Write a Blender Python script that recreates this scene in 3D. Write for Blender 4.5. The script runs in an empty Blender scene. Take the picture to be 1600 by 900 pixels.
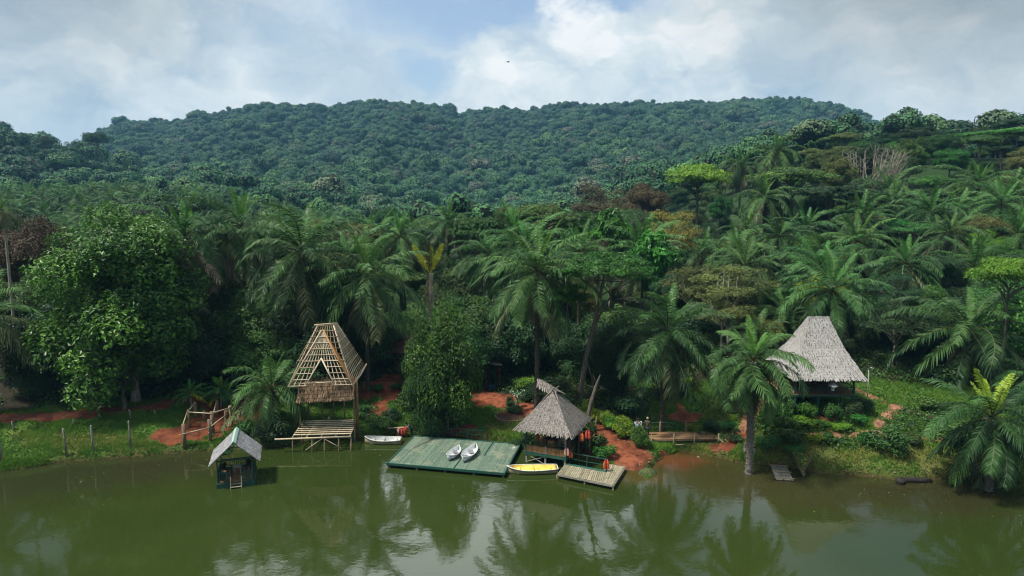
import bpy, bmesh, math, random
import numpy as np
from mathutils import Vector, Matrix, Quaternion

# ------------------------------------------------------------------ camera, world, sun, exposure
CAM_H = 21.0
PITCH = math.radians(8.0)
FPX = 1067.0
scene = bpy.context.scene
col = scene.collection
cd = bpy.data.cameras.new("camera"); cam = bpy.data.objects.new("camera", cd); col.objects.link(cam)
cd.sensor_width = 36.0; cd.lens = 24.0; cd.clip_start = 0.5; cd.clip_end = 12000
cam.location = (0, 0, CAM_H); cam.rotation_euler = (math.pi/2 - PITCH, 0, 0)
scene.camera = cam
SUN_EL, SUN_AZ = math.radians(60), math.radians(250)       # azimuth clockwise from +Y
SUN_STRENGTH = 4.9
SKY_STRENGTH = 0.14
CLOUD_GAIN = 1.02
scene.view_settings.view_transform = 'Standard'
scene.view_settings.look = 'None'
scene.view_settings.gamma = 1.0
scene.view_settings.exposure = 0.22
scene.view_settings.use_curve_mapping = False
cy = scene.cycles
cy.max_bounces = 5; cy.diffuse_bounces = 2; cy.glossy_bounces = 3; cy.transmission_bounces = 4
cy.volume_bounces = 0; cy.transparent_max_bounces = 6
cy.use_denoising = True; cy.filter_width = 1.1
cy.caustics_reflective = False; cy.caustics_refractive = False
try: cy.denoising_prefilter = 'ACCURATE'
except Exception: pass

class NT:
    """small helper to write node trees as expressions"""
    def __init__(s, tree): s.t = tree; s.n = tree.nodes; s.l = tree.links
    def new(s, ty, **kw):
        n = s.n.new(ty)
        for k, v in kw.items(): setattr(n, k, v)
        return n
    def put(s, sock, v):
        if isinstance(v, bpy.types.NodeSocket): s.l.new(v, sock)
        elif v is not None:
            if isinstance(v, (tuple, list)) and len(v) == 3 and sock.type == 'RGBA': v = (*v, 1)
            sock.default_value = v
    def m(s, op, a, b=None, c=None, clamp=False):
        n = s.new('ShaderNodeMath', operation=op); n.use_clamp = clamp
        s.put(n.inputs[0], a)
        if b is not None: s.put(n.inputs[1], b)
        if c is not None: s.put(n.inputs[2], c)
        return n.outputs[0]
    def sstep(s, x, lo, hi, a=0.0, b=1.0):
        n = s.new('ShaderNodeMapRange', interpolation_type='SMOOTHSTEP')
        s.put(n.inputs[0], x); s.put(n.inputs[1], lo); s.put(n.inputs[2], hi); s.put(n.inputs[3], a); s.put(n.inputs[4], b)
        return n.outputs[0]
    def mix(s, f, a, b, mode='MIX'):
        n = s.new('ShaderNodeMix', data_type='RGBA', blend_type=mode)
        s.put(n.inputs[0], f); s.put(n.inputs[6], a); s.put(n.inputs[7], b)
        return n.outputs[2]
    def noise(s, vec, scale, detail=4, rough=0.55, dist=0.0, dims='3D'):
        n = s.new('ShaderNodeTexNoise', noise_dimensions=dims)
        s.put(n.inputs['Vector'], vec); n.inputs['Scale'].default_value = scale
        n.inputs['Detail'].default_value = detail; n.inputs['Roughness'].default_value = rough
        n.inputs['Distortion'].default_value = dist
        return n.outputs[0]
    def xyz(s, x, y, z):
        n = s.new('ShaderNodeCombineXYZ'); s.put(n.inputs[0], x); s.put(n.inputs[1], y); s.put(n.inputs[2], z)
        return n.outputs[0]

def azel(px, py):
    u = (px-800)/FPX; v = (450-py)/FPX
    Y = math.cos(PITCH)+v*math.sin(PITCH); Z = -math.sin(PITCH)+v*math.cos(PITCH)
    return math.atan2(u, Y), math.atan2(Z, math.hypot(u, Y))

def build_world():
    w = bpy.data.worlds.new("World"); scene.world = w; w.use_nodes = True
    t = NT(w.node_tree); t.n.clear()
    out = t.new('ShaderNodeOutputWorld')
    sky = t.new('ShaderNodeTexSky', sky_type='NISHITA')
    sky.sun_disc = False; sky.sun_elevation = SUN_EL; sky.sun_rotation = SUN_AZ
    sky.altitude = 100; sky.air_density = 1.0; sky.dust_density = 1.5; sky.ozone_density = 1.2
    tc = t.new('ShaderNodeTexCoord')
    nrm = t.new('ShaderNodeVectorMath', operation='NORMALIZE'); t.l.new(tc.outputs['Generated'], nrm.inputs[0])
    sp = t.new('ShaderNodeSeparateXYZ'); t.l.new(nrm.outputs[0], sp.inputs[0])
    X, Y, Z = sp.outputs
    az = t.m('ARCTAN2', X, Y)
    el = t.m('ARCSINE', Z)
    # slight warp of the angles makes the cloud edges billow
    v0 = t.xyz(az, t.m('MULTIPLY', el, 1.5), 0.0)
    w1 = t.m('SUBTRACT', t.noise(v0, 7.0, 6, 0.6), 0.5)
    w2 = t.m('SUBTRACT', t.noise(t.xyz(az, t.m('MULTIPLY', el, 1.5), 3.7), 7.0, 6, 0.6), 0.5)
    azw = t.m('MULTIPLY_ADD', w1, 0.16, az)
    elw = t.m('MULTIPLY_ADD', w2, 0.12, el)
    def blob(px, py, rx, ry, soft=0.6):
        a, e = azel(px, py); ra = rx/FPX; re = ry/FPX
        dx = t.m('DIVIDE', t.m('SUBTRACT', azw, a), ra)
        dy = t.m('DIVIDE', t.m('SUBTRACT', elw, e), re)
        d = t.m('SQRT', t.m('ADD', t.m('MULTIPLY', dx, dx), t.m('MULTIPLY', dy, dy)))
        return t.sstep(d, 1.0-soft, 1.0+soft*0.4, 1.0, 0.0)
    def union(items):
        r = items[0]
        for i in items[1:]: r = t.m('MAXIMUM', r, i)
        return r
    # openings of blue sky
    gaps = union([blob(740, 18, 260, 60, .7), blob(665, 112, 60, 34, .8), blob(298, 6, 24, 7, .9),
                  blob(860, -10, 180, 60, .5), blob(-500, -200, 300, 200, .9), blob(1500, -500, 500, 160, .9)])
    fb = t.noise(t.xyz(az, t.m('MULTIPLY', el, 2.0), 9.1), 2.2, 7, 0.6)
    far = t.sstep(fb, 0.36, 0.56)                       # cloud cover away from the modelled openings
    high = t.sstep(el, 0.62, 0.95)
    cover = t.m('SUBTRACT', 1.0, t.m('MULTIPLY', gaps, 0.85))
    cover = t.mix(high, cover, t.m('MULTIPLY_ADD', far, 0.6, 0.4))
    cum = union([blob(830, 120, 140, 85, .25), blob(950, 75, 130, 75, .25), blob(1080, 60, 150, 85, .5), blob(800, 160, 120, 50, .5)])
    cover = t.m('MAXIMUM', cover, t.m('MULTIPLY', cum, 0.97))
    wisp = blob(720, 76, 75, 16, .9)
    cover = t.m('MAXIMUM', cover, t.m('MULTIPLY', wisp, 0.6))
    # bright tops and grey undersides
    bright = union([t.m('MULTIPLY', cum, 0.95), t.m('MULTIPLY', blob(70, 110, 240, 60, .9), .85), t.m('MULTIPLY', blob(285, 70, 80, 110, .9), .75),
                    blob(650, 160, 50, 22, .8), t.m('MULTIPLY', blob(1500, 30, 220, 60, .9), .85), t.m('MULTIPLY', blob(1460, 120, 100, 40, .9), .9),
                    t.m('MULTIPLY', blob(1050, 150, 240, 60, .9), .55), t.m('MULTIPLY', blob(110, 20, 300, 40, .9), .5)])
    grey = union([t.m('MULTIPLY', blob(540, 130, 160, 80, .9), .9), t.m('MULTIPLY', blob(380, 90, 110, 90, .9), .5), t.m('MULTIPLY', blob(1290, 110, 130, 80, .9), .9),
                  t.m('MULTIPLY', blob(1240, 40, 120, 50, .9), .7), t.m('MULTIPLY', blob(60, 165, 280, 40, .9), .75), t.m('MULTIPLY', blob(1480, 180, 160, 30, .9), .35)])
    n2 = t.noise(t.xyz(azw, t.m('MULTIPLY', elw, 1.6), 1.3), 5.0, 8, 0.62)
    n3 = t.noise(t.xyz(azw, t.m('MULTIPLY', elw, 1.6), 5.3), 15.0, 8, 0.65)
    lum = t.m('MULTIPLY_ADD', bright, 0.48, 0.66)
    vo = t.new('ShaderNodeTexVoronoi', feature='SMOOTH_F1'); vo.inputs['Scale'].default_value = 8.0; vo.inputs['Detail'].default_value = 3.0; vo.inputs['Roughness'].default_value = .6
    t.put(vo.inputs['Vector'], t.xyz(azw, t.m('MULTIPLY', elw, 1.5), 2.2))
    billow = t.m('SUBTRACT', .52, vo.outputs['Distance'])
    lum = t.m('MULTIPLY_ADD', t.m('MULTIPLY', billow, t.m('MULTIPLY_ADD', bright, .8, .3)), 1.1, lum)
    lum = t.m('MULTIPLY_ADD', grey, -0.34, lum)
    lum = t.m('MULTIPLY_ADD', t.m('SUBTRACT', n2, 0.5), 1.45, lum)
    lum = t.m('MULTIPLY_ADD', t.m('SUBTRACT', n3, 0.5), 0.75, lum, clamp=True)
    ramp = t.new('ShaderNodeValToRGB'); t.l.new(lum, ramp.inputs[0])
    e = ramp.color_ramp.elements
    e[0].position = 0.0; e[0].color = (0.40, 0.51, 0.62, 1)
    e[1].position = 1.0; e[1].color = (0.83, 0.85, 0.85, 1)
    m1 = ramp.color_ramp.elements.new(0.5); m1.color = (0.60, 0.68, 0.72, 1)
    # added: low sky behind the camera darkened so the forest front stays dark
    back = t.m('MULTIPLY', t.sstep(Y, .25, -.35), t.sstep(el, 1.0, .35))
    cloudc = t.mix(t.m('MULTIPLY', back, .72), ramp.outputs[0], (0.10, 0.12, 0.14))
    # added bright zones above the frame, for lake reflections and light on the forest
    added_glare = union([blob(600, -335, 130, 180, .5), blob(740, -400, 170, 120, .5), blob(330, -375, 110, 120, .6), blob(1275, -345, 100, 130, .6), blob(1010, -330, 60, 70, .6), blob(930, -430, 120, 90, .6)])
    cloudc = t.mix(added_glare, cloudc, (2.3, 2.45, 2.5))
    side_dim = union([blob(1700, -330, 520, 330, .6), blob(-150, -330, 420, 300, .6)])      # added dark zones above the frame, dull the sky mirrored at the sides
    cloudc = t.mix(t.m('MULTIPLY', side_dim, .75), cloudc, (0.13, 0.17, 0.20))
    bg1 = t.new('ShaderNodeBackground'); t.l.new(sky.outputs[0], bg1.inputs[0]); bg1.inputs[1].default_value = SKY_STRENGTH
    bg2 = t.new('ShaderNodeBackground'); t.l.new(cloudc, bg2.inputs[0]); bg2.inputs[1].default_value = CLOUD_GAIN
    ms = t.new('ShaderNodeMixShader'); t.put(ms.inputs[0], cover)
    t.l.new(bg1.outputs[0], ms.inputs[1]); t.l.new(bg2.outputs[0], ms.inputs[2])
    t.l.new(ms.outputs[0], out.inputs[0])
    w.cycles.sampling_method = 'MANUAL'; w.cycles.sample_map_resolution = 512
build_world()
sl = bpy.data.lights.new("sun", 'SUN'); so = bpy.data.objects.new("sun", sl); col.objects.link(so)
sl.energy = SUN_STRENGTH; sl.angle = math.radians(7); sl.color = (1.0, 0.95, 0.86)
sd = Vector((math.sin(SUN_AZ)*math.cos(SUN_EL), math.cos(SUN_AZ)*math.cos(SUN_EL), math.sin(SUN_EL)))
so.rotation_euler = sd.to_track_quat('Z', 'Y').to_euler()
so.location = (0, -20, 60)

# ------------------------------------------------------------------ helpers
R = math.radians
rng = np.random.default_rng(11)
random.seed(5)

def at(px, py, z=0.0):
    """world point at height z that the photo shows at (px, py)"""
    u = (px-800)/FPX; v = (450-py)/FPX
    Y = math.cos(PITCH)+v*math.sin(PITCH); Z = -math.sin(PITCH)+v*math.cos(PITCH)
    t = (z-CAM_H)/Z
    return Vector((u*t, Y*t, z))
def atd(px, py, D):
    u = (px-800)/FPX; v = (450-py)/FPX
    Y = math.cos(PITCH)+v*math.sin(PITCH); Z = -math.sin(PITCH)+v*math.cos(PITCH)
    t = D/Y
    return Vector((u*t, D, CAM_H+Z*t))

def tag(o, label=None, cat=None, group=None, kind=None):
    if label: o['label'] = label
    if cat: o['category'] = cat
    if group: o['group'] = group
    if kind: o['kind'] = kind
    return o
def thing(name, label, cat, loc=(0, 0, 0), rotz=0.0, group=None):
    o = bpy.data.objects.new(name, None); col.objects.link(o)
    o.location = loc; o.rotation_euler = (0, 0, rotz); o.empty_display_size = 0.2
    return tag(o, label, cat, group)

def mesh_np(name, V, F, mats=(), midx=None, smooth=False, tone=None):
    """V (n,3), F (m,k) all faces with the same corner count"""
    me = bpy.data.meshes.new(name)
    V = np.asarray(V, np.float32); F = np.asarray(F, np.int32)
    n, k = F.shape
    me.vertices.add(len(V)); me.vertices.foreach_set('co', V.ravel())
    me.loops.add(n*k); me.loops.foreach_set('vertex_index', F.ravel())
    me.polygons.add(n); me.polygons.foreach_set('loop_start', np.arange(0, n*k, k, dtype=np.int32))
    me.polygons.foreach_set('loop_total', np.full(n, k, np.int32))
    for m in mats: me.materials.append(m)
    if midx is not None: me.polygons.foreach_set('material_index', np.asarray(midx, np.int32))
    me.polygons.foreach_set('use_smooth', np.full(n, smooth, bool))
    if tone is not None:
        a = me.attributes.new('tone', 'FLOAT', 'FACE'); a.data.foreach_set('value', np.asarray(tone, np.float32))
    me.update(); me.validate()
    return me
def link(name, me, parent=None, loc=None, rot=None, scale=None):
    o = bpy.data.objects.new(name, me); col.objects.link(o)
    if parent is not None: o.parent = parent
    if loc is not None: o.location = loc
    if rot is not None: o.rotation_euler = rot
    if scale is not None: o.scale = scale
    return o

class MB:
    """collects boxes, tubes and polygons into one mesh"""
    def __init__(s): s.v = []; s.f = []; s.tone = []
    def add(s, vs, fs, tone=None):
        b = len(s.v); s.v += [tuple(v) for v in vs]; s.f += [tuple(i+b for i in f) for f in fs]
        tn = random.random() if tone is None else tone
        s.tone += [tn]*len(fs)
    def box(s, c, size, rz=0.0, tone=None, M=None):
        x, y, z = size[0]/2, size[1]/2, size[2]/2
        vs = [Vector((a, b, d)) for d in (-z, z) for b in (-y, y) for a in (-x, x)]
        Q = Matrix.Rotation(rz, 3, 'Z') if M is None else M
        vs = [Q @ v+Vector(c) for v in vs]
        s.add(vs, [(0, 2, 3, 1), (4, 5, 7, 6), (0, 1, 5, 4), (2, 6, 7, 3), (0, 4, 6, 2), (1, 3, 7, 5)], tone)
    def beam(s, a, b, w, h, tone=None, up=(0, 0, 1)):
        a = Vector(a); b = Vector(b); d = (b-a); L = d.length; d.normalize()
        side = d.cross(Vector(up))
        if side.length < 1e-3: side = d.cross(Vector((0, 1, 0)))
        side.normalize(); u = side.cross(d)
        M = Matrix((d, side, u)).transposed()
        s.box((a+b)/2, (L, w, h), M=M, tone=tone)
    def tube(s, pts, r, n=6, tone=None, cap=True, wob=0.0):
        pts = [Vector(p) for p in pts]
        rs = r if isinstance(r, (list, tuple)) else [r]*len(pts)
        vs = []; 
        for i, p in enumerate(pts):
            d = (pts[min(i+1, len(pts)-1)]-pts[max(i-1, 0)]).normalized()
            a = d.cross(Vector((0, 0, 1)))
            if a.length < 0.05: a = d.cross(Vector((1, 0, 0)))
            a.normalize(); b = d.cross(a)
            for k in range(n):
                t = 2*math.pi*k/n; q = rs[i]*(1+random.uniform(-wob, wob))
                vs.append(p+(a*math.cos(t)+b*math.sin(t))*q)
        fs = []
        for i in range(len(pts)-1):
            for k in range(n):
                fs.append((i*n+k, i*n+(k+1) % n, (i+1)*n+(k+1) % n, (i+1)*n+k))
        if cap:
            fs.append(tuple(range(n))[::-1]); fs.append(tuple((len(pts)-1)*n+k for k in range(n)))
        s.add(vs, fs, tone)
    def lathe(s, prof, c=(0, 0, 0), n=16, tone=None):
        vs = [(c[0]+r*math.cos(2*math.pi*k/n), c[1]+r*math.sin(2*math.pi*k/n), c[2]+z) for r, z in prof for k in range(n)]
        fs = [(i*n+k, i*n+(k+1) % n, (i+1)*n+(k+1) % n, (i+1)*n+k) for i in range(len(prof)-1) for k in range(n)]
        s.add(vs, fs, tone)
    def build(s, name, mat, parent=None, smooth=False, loc=None, rot=None, bevel=0):
        me = bpy.data.meshes.new(name); me.from_pydata(s.v, [], s.f)
        me.materials.append(mat)
        a = me.attributes.new('tone', 'FLOAT', 'FACE'); a.data.foreach_set('value', np.asarray(s.tone, np.float32))
        if smooth: me.polygons.foreach_set('use_smooth', np.full(len(me.polygons), True))
        me.update()
        if bevel:
            bm = bmesh.new(); bm.from_mesh(me)
            bmesh.ops.bevel(bm, geom=bm.edges[:], offset=bevel, segments=1, affect='EDGES', clamp_overlap=True)
            bm.to_mesh(me); bm.free()
        return link(name, me, parent, loc, rot)

# ------------------------------------------------------------------ materials
def mat(name): 
    m = bpy.data.materials.new(name); m.use_nodes = True; t = NT(m.node_tree)
    return m, t, t.n['Principled BSDF']
def attr(t, name='tone'):
    n = t.new('ShaderNodeAttribute'); n.attribute_name = name; return n.outputs['Fac']
def leaf_mat(name, dark, light, rough=0.5, trans=0.22, spec=0.35, var=0.35, hue=0.03):
    m, t, p = mat(name)
    oi = t.new('ShaderNodeObjectInfo')
    c = t.mix(attr(t), dark, light)
    hsv = t.new('ShaderNodeHueSaturation'); t.put(hsv.inputs['Color'], c)
    t.put(hsv.inputs['Value'], t.m('MULTIPLY_ADD', oi.outputs['Random'], 2*var, 1.0-var))
    r2 = t.m('FRACT', t.m('MULTIPLY', oi.outputs['Random'], 17.31))
    t.put(hsv.inputs['Hue'], t.m('MULTIPLY_ADD', r2, 2*hue, 0.5-hue))
    c = hsv.outputs[0]
    t.put(p.inputs['Base Color'], c); p.inputs['Roughness'].default_value = rough
    p.inputs['Specular IOR Level'].default_value = spec
    if trans > 0:
        tr = t.new('ShaderNodeBsdfTranslucent'); t.put(tr.inputs[0], t.mix(0.3, c, (0.20, 0.30, 0.03)) if trans > .3 else c)
        ms = t.new('ShaderNodeMixShader'); ms.inputs[0].default_value = trans
        t.l.new(p.outputs[0], ms.inputs[1]); t.l.new(tr.outputs[0], ms.inputs[2])
        t.l.new(ms.outputs[0], t.n['Material Output'].inputs[0])
    return m
def pm(name, c1, c2, scale=8, rough=0.8, stretch=(1, 1, 1), tonemix=0.35, bump=0.15, c3=None, spec=0.3, lo=0.35, hi=0.65):
    """mottled surface: two colours mixed by noise and by the tone of each piece"""
    m, t, p = mat(name)
    tc = t.new('ShaderNodeTexCoord')
    mp = t.new('ShaderNodeMapping'); t.l.new(tc.outputs['Object'], mp.inputs[0]); mp.inputs['Scale'].default_value = stretch
    n = t.noise(mp.outputs[0], scale, 6, 0.65)
    f = t.sstep(n, lo, hi)
    f = t.m('ADD', t.m('MULTIPLY', f, 1-tonemix), t.m('MULTIPLY', attr(t), tonemix))
    c = t.mix(f, c1, c2)
    if c3:
        n2 = t.noise(tc.outputs['Object'], scale*0.3, 5, 0.7)
        c = t.mix(t.sstep(n2, 0.52, 0.68), c, c3)
    t.put(p.inputs['Base Color'], c); p.inputs['Roughness'].default_value = rough
    p.inputs['Specular IOR Level'].default_value = spec
    if bump:
        b = t.new('ShaderNodeBump'); b.inputs['Strength'].default_value = bump; b.inputs['Distance'].default_value = 0.05
        t.put(b.inputs['Height'], n); t.l.new(b.outputs[0], p.inputs['Normal'])
    return m

M = {}
M['palm']   = leaf_mat('palm_leaf', (0.012, 0.045, 0.014), (0.075, 0.180, 0.045), rough=0.5, spec=0.22, var=.22, hue=.012)
M['palmy']  = leaf_mat('palm_young_leaf', (0.03, 0.12, 0.025), (0.09, 0.26, 0.045), rough=0.4, trans=.35, var=.2, hue=.02)
M['palmd']  = leaf_mat('palm_dry_leaf', (0.10, 0.075, 0.05), (0.24, 0.20, 0.15), rough=0.8, trans=.1, var=.2, hue=.01)
M['palmo']  = leaf_mat('palm_old_leaf', (0.050, 0.075, 0.025), (0.140, 0.180, 0.070), rough=0.5, var=.2, hue=.02)
M['palmyel'] = leaf_mat('palm_yellow_leaf', (0.36, 0.38, 0.015), (0.72, 0.68, 0.05), rough=0.5, trans=.35, var=.0, hue=0)
M['palmlime'] = leaf_mat('palm_lime_leaf', (0.16, 0.28, 0.02), (0.42, 0.58, 0.05), rough=0.45, trans=.35, var=.0, hue=0)
M['rachis'] = leaf_mat('palm_stalk', (0.07, 0.10, 0.03), (0.14, 0.17, 0.05), rough=0.5, trans=0, var=.15)
M['deep']   = leaf_mat('leaf_deep', (0.010, 0.034, 0.010), (0.040, 0.100, 0.024), rough=0.5, var=.3)
M['mid']    = leaf_mat('leaf_mid', (0.020, 0.066, 0.012), (0.080, 0.190, 0.032), rough=0.5, var=.3)
M['lush']   = leaf_mat('leaf_lush', (0.016, 0.075, 0.010), (0.080, 0.245, 0.022), rough=0.42, var=.2)
M['olive']  = leaf_mat('leaf_olive', (0.050, 0.070, 0.016), (0.150, 0.180, 0.040), rough=0.55, var=.25)
M['brown']  = leaf_mat('leaf_brown', (0.050, 0.038, 0.018), (0.13, 0.10, 0.045), rough=0.6, var=.25)
M['yellow'] = leaf_mat('leaf_yellow', (0.10, 0.12, 0.02), (0.28, 0.26, 0.035), rough=0.5, var=.2)
M['limey']  = leaf_mat('leaf_lime', (0.06, 0.14, 0.012), (0.26, 0.42, 0.028), rough=0.5, trans=.3, var=.15)
M['bright'] = leaf_mat('leaf_bright', (0.02, 0.11, 0.015), (0.06, 0.30, 0.035), rough=0.38, trans=.3, var=.15)
M['grass']  = leaf_mat('grass_blade', (0.036, 0.110, 0.010), (0.130, 0.290, 0.028), rough=0.6, trans=.3, var=0, hue=0)
M['grassdry'] = leaf_mat('grass_dry_blade', (0.170, 0.180, 0.035), (0.340, 0.320, 0.080), rough=0.7, var=0, hue=0)
M['flower'] = leaf_mat('white_petal', (0.5, 0.5, 0.45), (0.8, 0.8, 0.72), rough=0.6, var=0, hue=0)
M['barkg']  = pm('bark_grey', (0.06, 0.05, 0.04), (0.19, 0.165, 0.13), 5, .9, (1, 1, .3), .2, .5)
M['barkp']  = pm('bark_pale', (0.20, 0.17, 0.13), (0.40, 0.36, 0.30), 6, .85, (1, 1, .3), .2, .3)
M['barkpalm'] = pm('bark_palm', (0.030, 0.024, 0.018), (0.12, 0.10, 0.075), 9, .95, (1, 1, 1.8), .5, .6)
M['barkpalmg'] = pm('bark_palm_lichen', (0.05, 0.042, 0.032), (0.30, 0.28, 0.25), 7, .95, (1, 1, 1.5), .5, .6, lo=.42, hi=.7)

def foliage_far():
    m, t, p = mat('forest_leaf')
    oi = t.new('ShaderNodeObjectInfo')
    r = t.new('ShaderNodeValToRGB'); t.l.new(oi.outputs['Random'], r.inputs[0])
    cols = [(0, (0.020, 0.060, 0.034)), (.2, (0.048, 0.110, 0.046)), (.4, (0.022, 0.074, 0.038)), (.6, (0.070, 0.145, 0.050)), (.75, (0.024, 0.052, 0.036)),
            (.88, (0.10, 0.18, 0.05)), (.96, (0.09, 0.11, 0.06)), (.99, (0.13, 0.115, 0.08))]
    el = r.color_ramp.elements
    el[0].position = 0; el[0].color = (*cols[0][1], 1); el[1].position = 1; el[1].color = (0.14, 0.12, 0.09, 1)
    for pz, c in cols[1:]: q = el.new(pz); q.color = (*c, 1)
    c = t.mix(t.m('MULTIPLY', attr(t), 0.75), r.outputs[0], t.mix(0.35, r.outputs[0], (0.12, 0.18, 0.06)))
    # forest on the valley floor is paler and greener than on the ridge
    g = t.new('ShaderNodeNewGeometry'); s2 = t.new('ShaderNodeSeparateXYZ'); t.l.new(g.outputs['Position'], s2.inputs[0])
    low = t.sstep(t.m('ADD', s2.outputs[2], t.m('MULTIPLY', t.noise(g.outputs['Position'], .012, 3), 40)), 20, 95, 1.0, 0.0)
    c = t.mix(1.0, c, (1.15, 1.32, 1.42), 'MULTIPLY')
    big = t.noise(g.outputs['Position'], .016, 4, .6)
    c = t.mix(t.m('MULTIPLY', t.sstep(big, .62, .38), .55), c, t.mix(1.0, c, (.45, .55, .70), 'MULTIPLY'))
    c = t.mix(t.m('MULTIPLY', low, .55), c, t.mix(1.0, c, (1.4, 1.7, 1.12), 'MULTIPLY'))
    t.put(p.inputs['Base Color'], c); p.inputs['Roughness'].default_value = .6; p.inputs['Specular IOR Level'].default_value = .2
    return m
M['far'] = foliage_far()
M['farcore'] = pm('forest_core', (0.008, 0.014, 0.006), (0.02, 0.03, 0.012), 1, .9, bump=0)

# ------------------------------------------------------------------ terrain
SHORE_PX = [(-500, 800), (-150, 756), (0, 737), (60, 729), (100, 722), (200, 716), (260, 709), (330, 704), (400, 700), (450, 695), (475, 688), (560, 684), (600, 681),
            (640, 674), (700, 681), (760, 688), (800, 694), (830, 703), (890, 716), (950, 728), (985, 735), (1012, 737), (1024, 724), (1036, 714), (1060, 705), (1090, 710), (1130, 716),
            (1165, 724), (1220, 728), (1280, 739), (1340, 744), (1400, 749), (1450, 750), (1500, 747), (1600, 752), (1750, 757), (2200, 770)]
_sx = []; _sy = []
for a, b in SHORE_PX:
    q = at(a, b, 0.0); _sx.append(q.x); _sy.append(q.y)
_sx = [-400, -80]+_sx+[90, 400]; _sy = [70, 50]+_sy+[52, 70]
_o = np.argsort(_sx); _sx = np.array(_sx)[_o]; _sy = np.array(_sy)[_o]

def vnoise(x, y, s, seed=0):
    """smooth value noise, numpy"""
    x = np.asarray(x, float)/s; y = np.asarray(y, float)/s
    xi = np.floor(x); yi = np.floor(y); fx = x-xi; fy = y-yi
    fx = fx*fx*(3-2*fx); fy = fy*fy*(3-2*fy)
    def h(a, b):
        v = np.sin(a*127.1+b*311.7+seed*74.7)*43758.5453
        return v-np.floor(v)
    return (h(xi, yi)*(1-fx)+h(xi+1, yi)*fx)*(1-fy)+(h(xi, yi+1)*(1-fx)+h(xi+1, yi+1)*fx)*fy
def fnoise(x, y, s, o=4, seed=0):
    r = 0; a = .5; 
    for k in range(o): r = r+a*vnoise(x, y, s, seed+k*7); s = s/2.03; a *= .5
    return r/(1-.5**o)
def ss(x, a, b):
    t = np.clip((np.asarray(x, float)-a)/(b-a), 0, 1); return t*t*(3-2*t)
RIDGE = [(-400, 300), (0, 262), (60, 246), (105, 240), (140, 228), (165, 212), (200, 197), (280, 196), (320, 187), (350, 184), (430, 168), (500, 171), (550, 168), (580, 165), (630, 166), (695, 172), (722, 184), (750, 174), (800, 174), (900, 171), (1000, 168), (1100, 166),
         (1150, 162), (1240, 160), (1290, 168), (1335, 186), (1365, 205), (1420, 222), (1500, 240), (1600, 262), (1900, 290)]
_ra = np.array([ (a-800)/FPX for a, b in RIDGE]); 
_rz = np.array([ (CAM_H+1150*math.tan(math.atan((450-b)/FPX)-PITCH)) for a, b in RIDGE])-15.0
def shore_y(x):
    return np.interp(x, _sx, _sy)+0.35*(fnoise(np.asarray(x, float), 0*np.asarray(x, float), 2.2, 3, 3)-.5)
def ground(x, y):
    x = np.asarray(x, float); y = np.asarray(y, float)
    d = y-shore_y(x)
    bank = 0.42*ss(d, -0.05, 0.35)
    slope = 0.115*np.clip(d, 0, 14)+0.03*np.clip(d-14, 0, 40)
    flat = ss(x, 3.0, 6.5)*(1-ss(x, 8.8, 10.5))*(1-ss(d, 0, 5))      # the low red landing by the jetty
    rt = ss(x, 16.5, 20)                                             # the right bank is steeper
    slope = slope*(1-rt)+rt*(.44*np.clip(d, 0, 5)+.14*np.clip(d-5, 0, 9)+.03*np.clip(d-14, 0, 40))
    z = (bank*(1-.6*flat)+slope*(1-.55*flat))
    bump = (fnoise(x, y, 3.0, 3, 9)-.5)*0.35*ss(d, 0.5, 4)
    hill = 22*ss(x, 8, 105)*ss(y, 72, 190)+3.0*ss(x, 26, 60)*ss(y, 58, 80)
    plant = 15*ss(-x, 20, 130)*ss(y, 105, 250)
    lhill = 46*ss(-x, 205, 390)*ss(y, 270, 400)*(1-ss(y, 430, 620))
    valley = -9*ss(y, 130, 330)*(1-ss(x, 60, 120)*(1-ss(y, 260, 400)))
    z = z+bump+hill+plant+lhill+valley
    a = x/np.maximum(y, 1)
    Rz = np.interp(a, _ra, _rz)
    up = ss(y, 470, 1150)*.35+.65*np.clip((y-470)/(1150-470), 0, 1)**1.15
    spur = (fnoise(a*1150, y*.35, 150, 3, 21)-.5)*30*ss(y, 500, 700)*(1-ss(y, 950, 1120))
    mtn = (Rz+9)*np.clip(up, 0, 1)*(1-ss(y, 1140, 1700)*.85)+spur
    z = z+np.where(y > 470, mtn, 0)
    under = np.clip(d*0.4, -1.8, 0)
    return np.where(d < 0, under+0.03*(d > -.1), z)
for _it in range(4):                                   # trim the ridge so its skyline has the heights listed above
    _yy = np.linspace(500, 1400, 220)[None, :]; _xx = _ra[:, None]*_yy
    _el = (ground(_xx, _yy)+12.5-CAM_H)/_yy
    _want = np.array([math.tan(math.atan((450-b)/FPX)-PITCH) for a, b in RIDGE])
    _rz = _rz-(_el.max(1)-_want)*1120
def gz(x, y): return float(ground(np.array([x]), np.array([y]))[0])
def on(px, py):
    """point of the ground that the photo shows at (px, py)"""
    lo, hi = 30.0, 400.0
    D = 35.0
    while D < 400:
        p = atd(px, py, D)
        if p.z < max(gz(p.x, p.y), 0.0): break
        D += 0.25
    lo, hi = D-.25, D
    for _ in range(12):
        m = (lo+hi)/2; p = atd(px, py, m)
        if p.z < max(gz(p.x, p.y), 0.0): hi = m
        else: lo = m
    p = atd(px, py, hi); p.z = gz(p.x, p.y); return p

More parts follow.
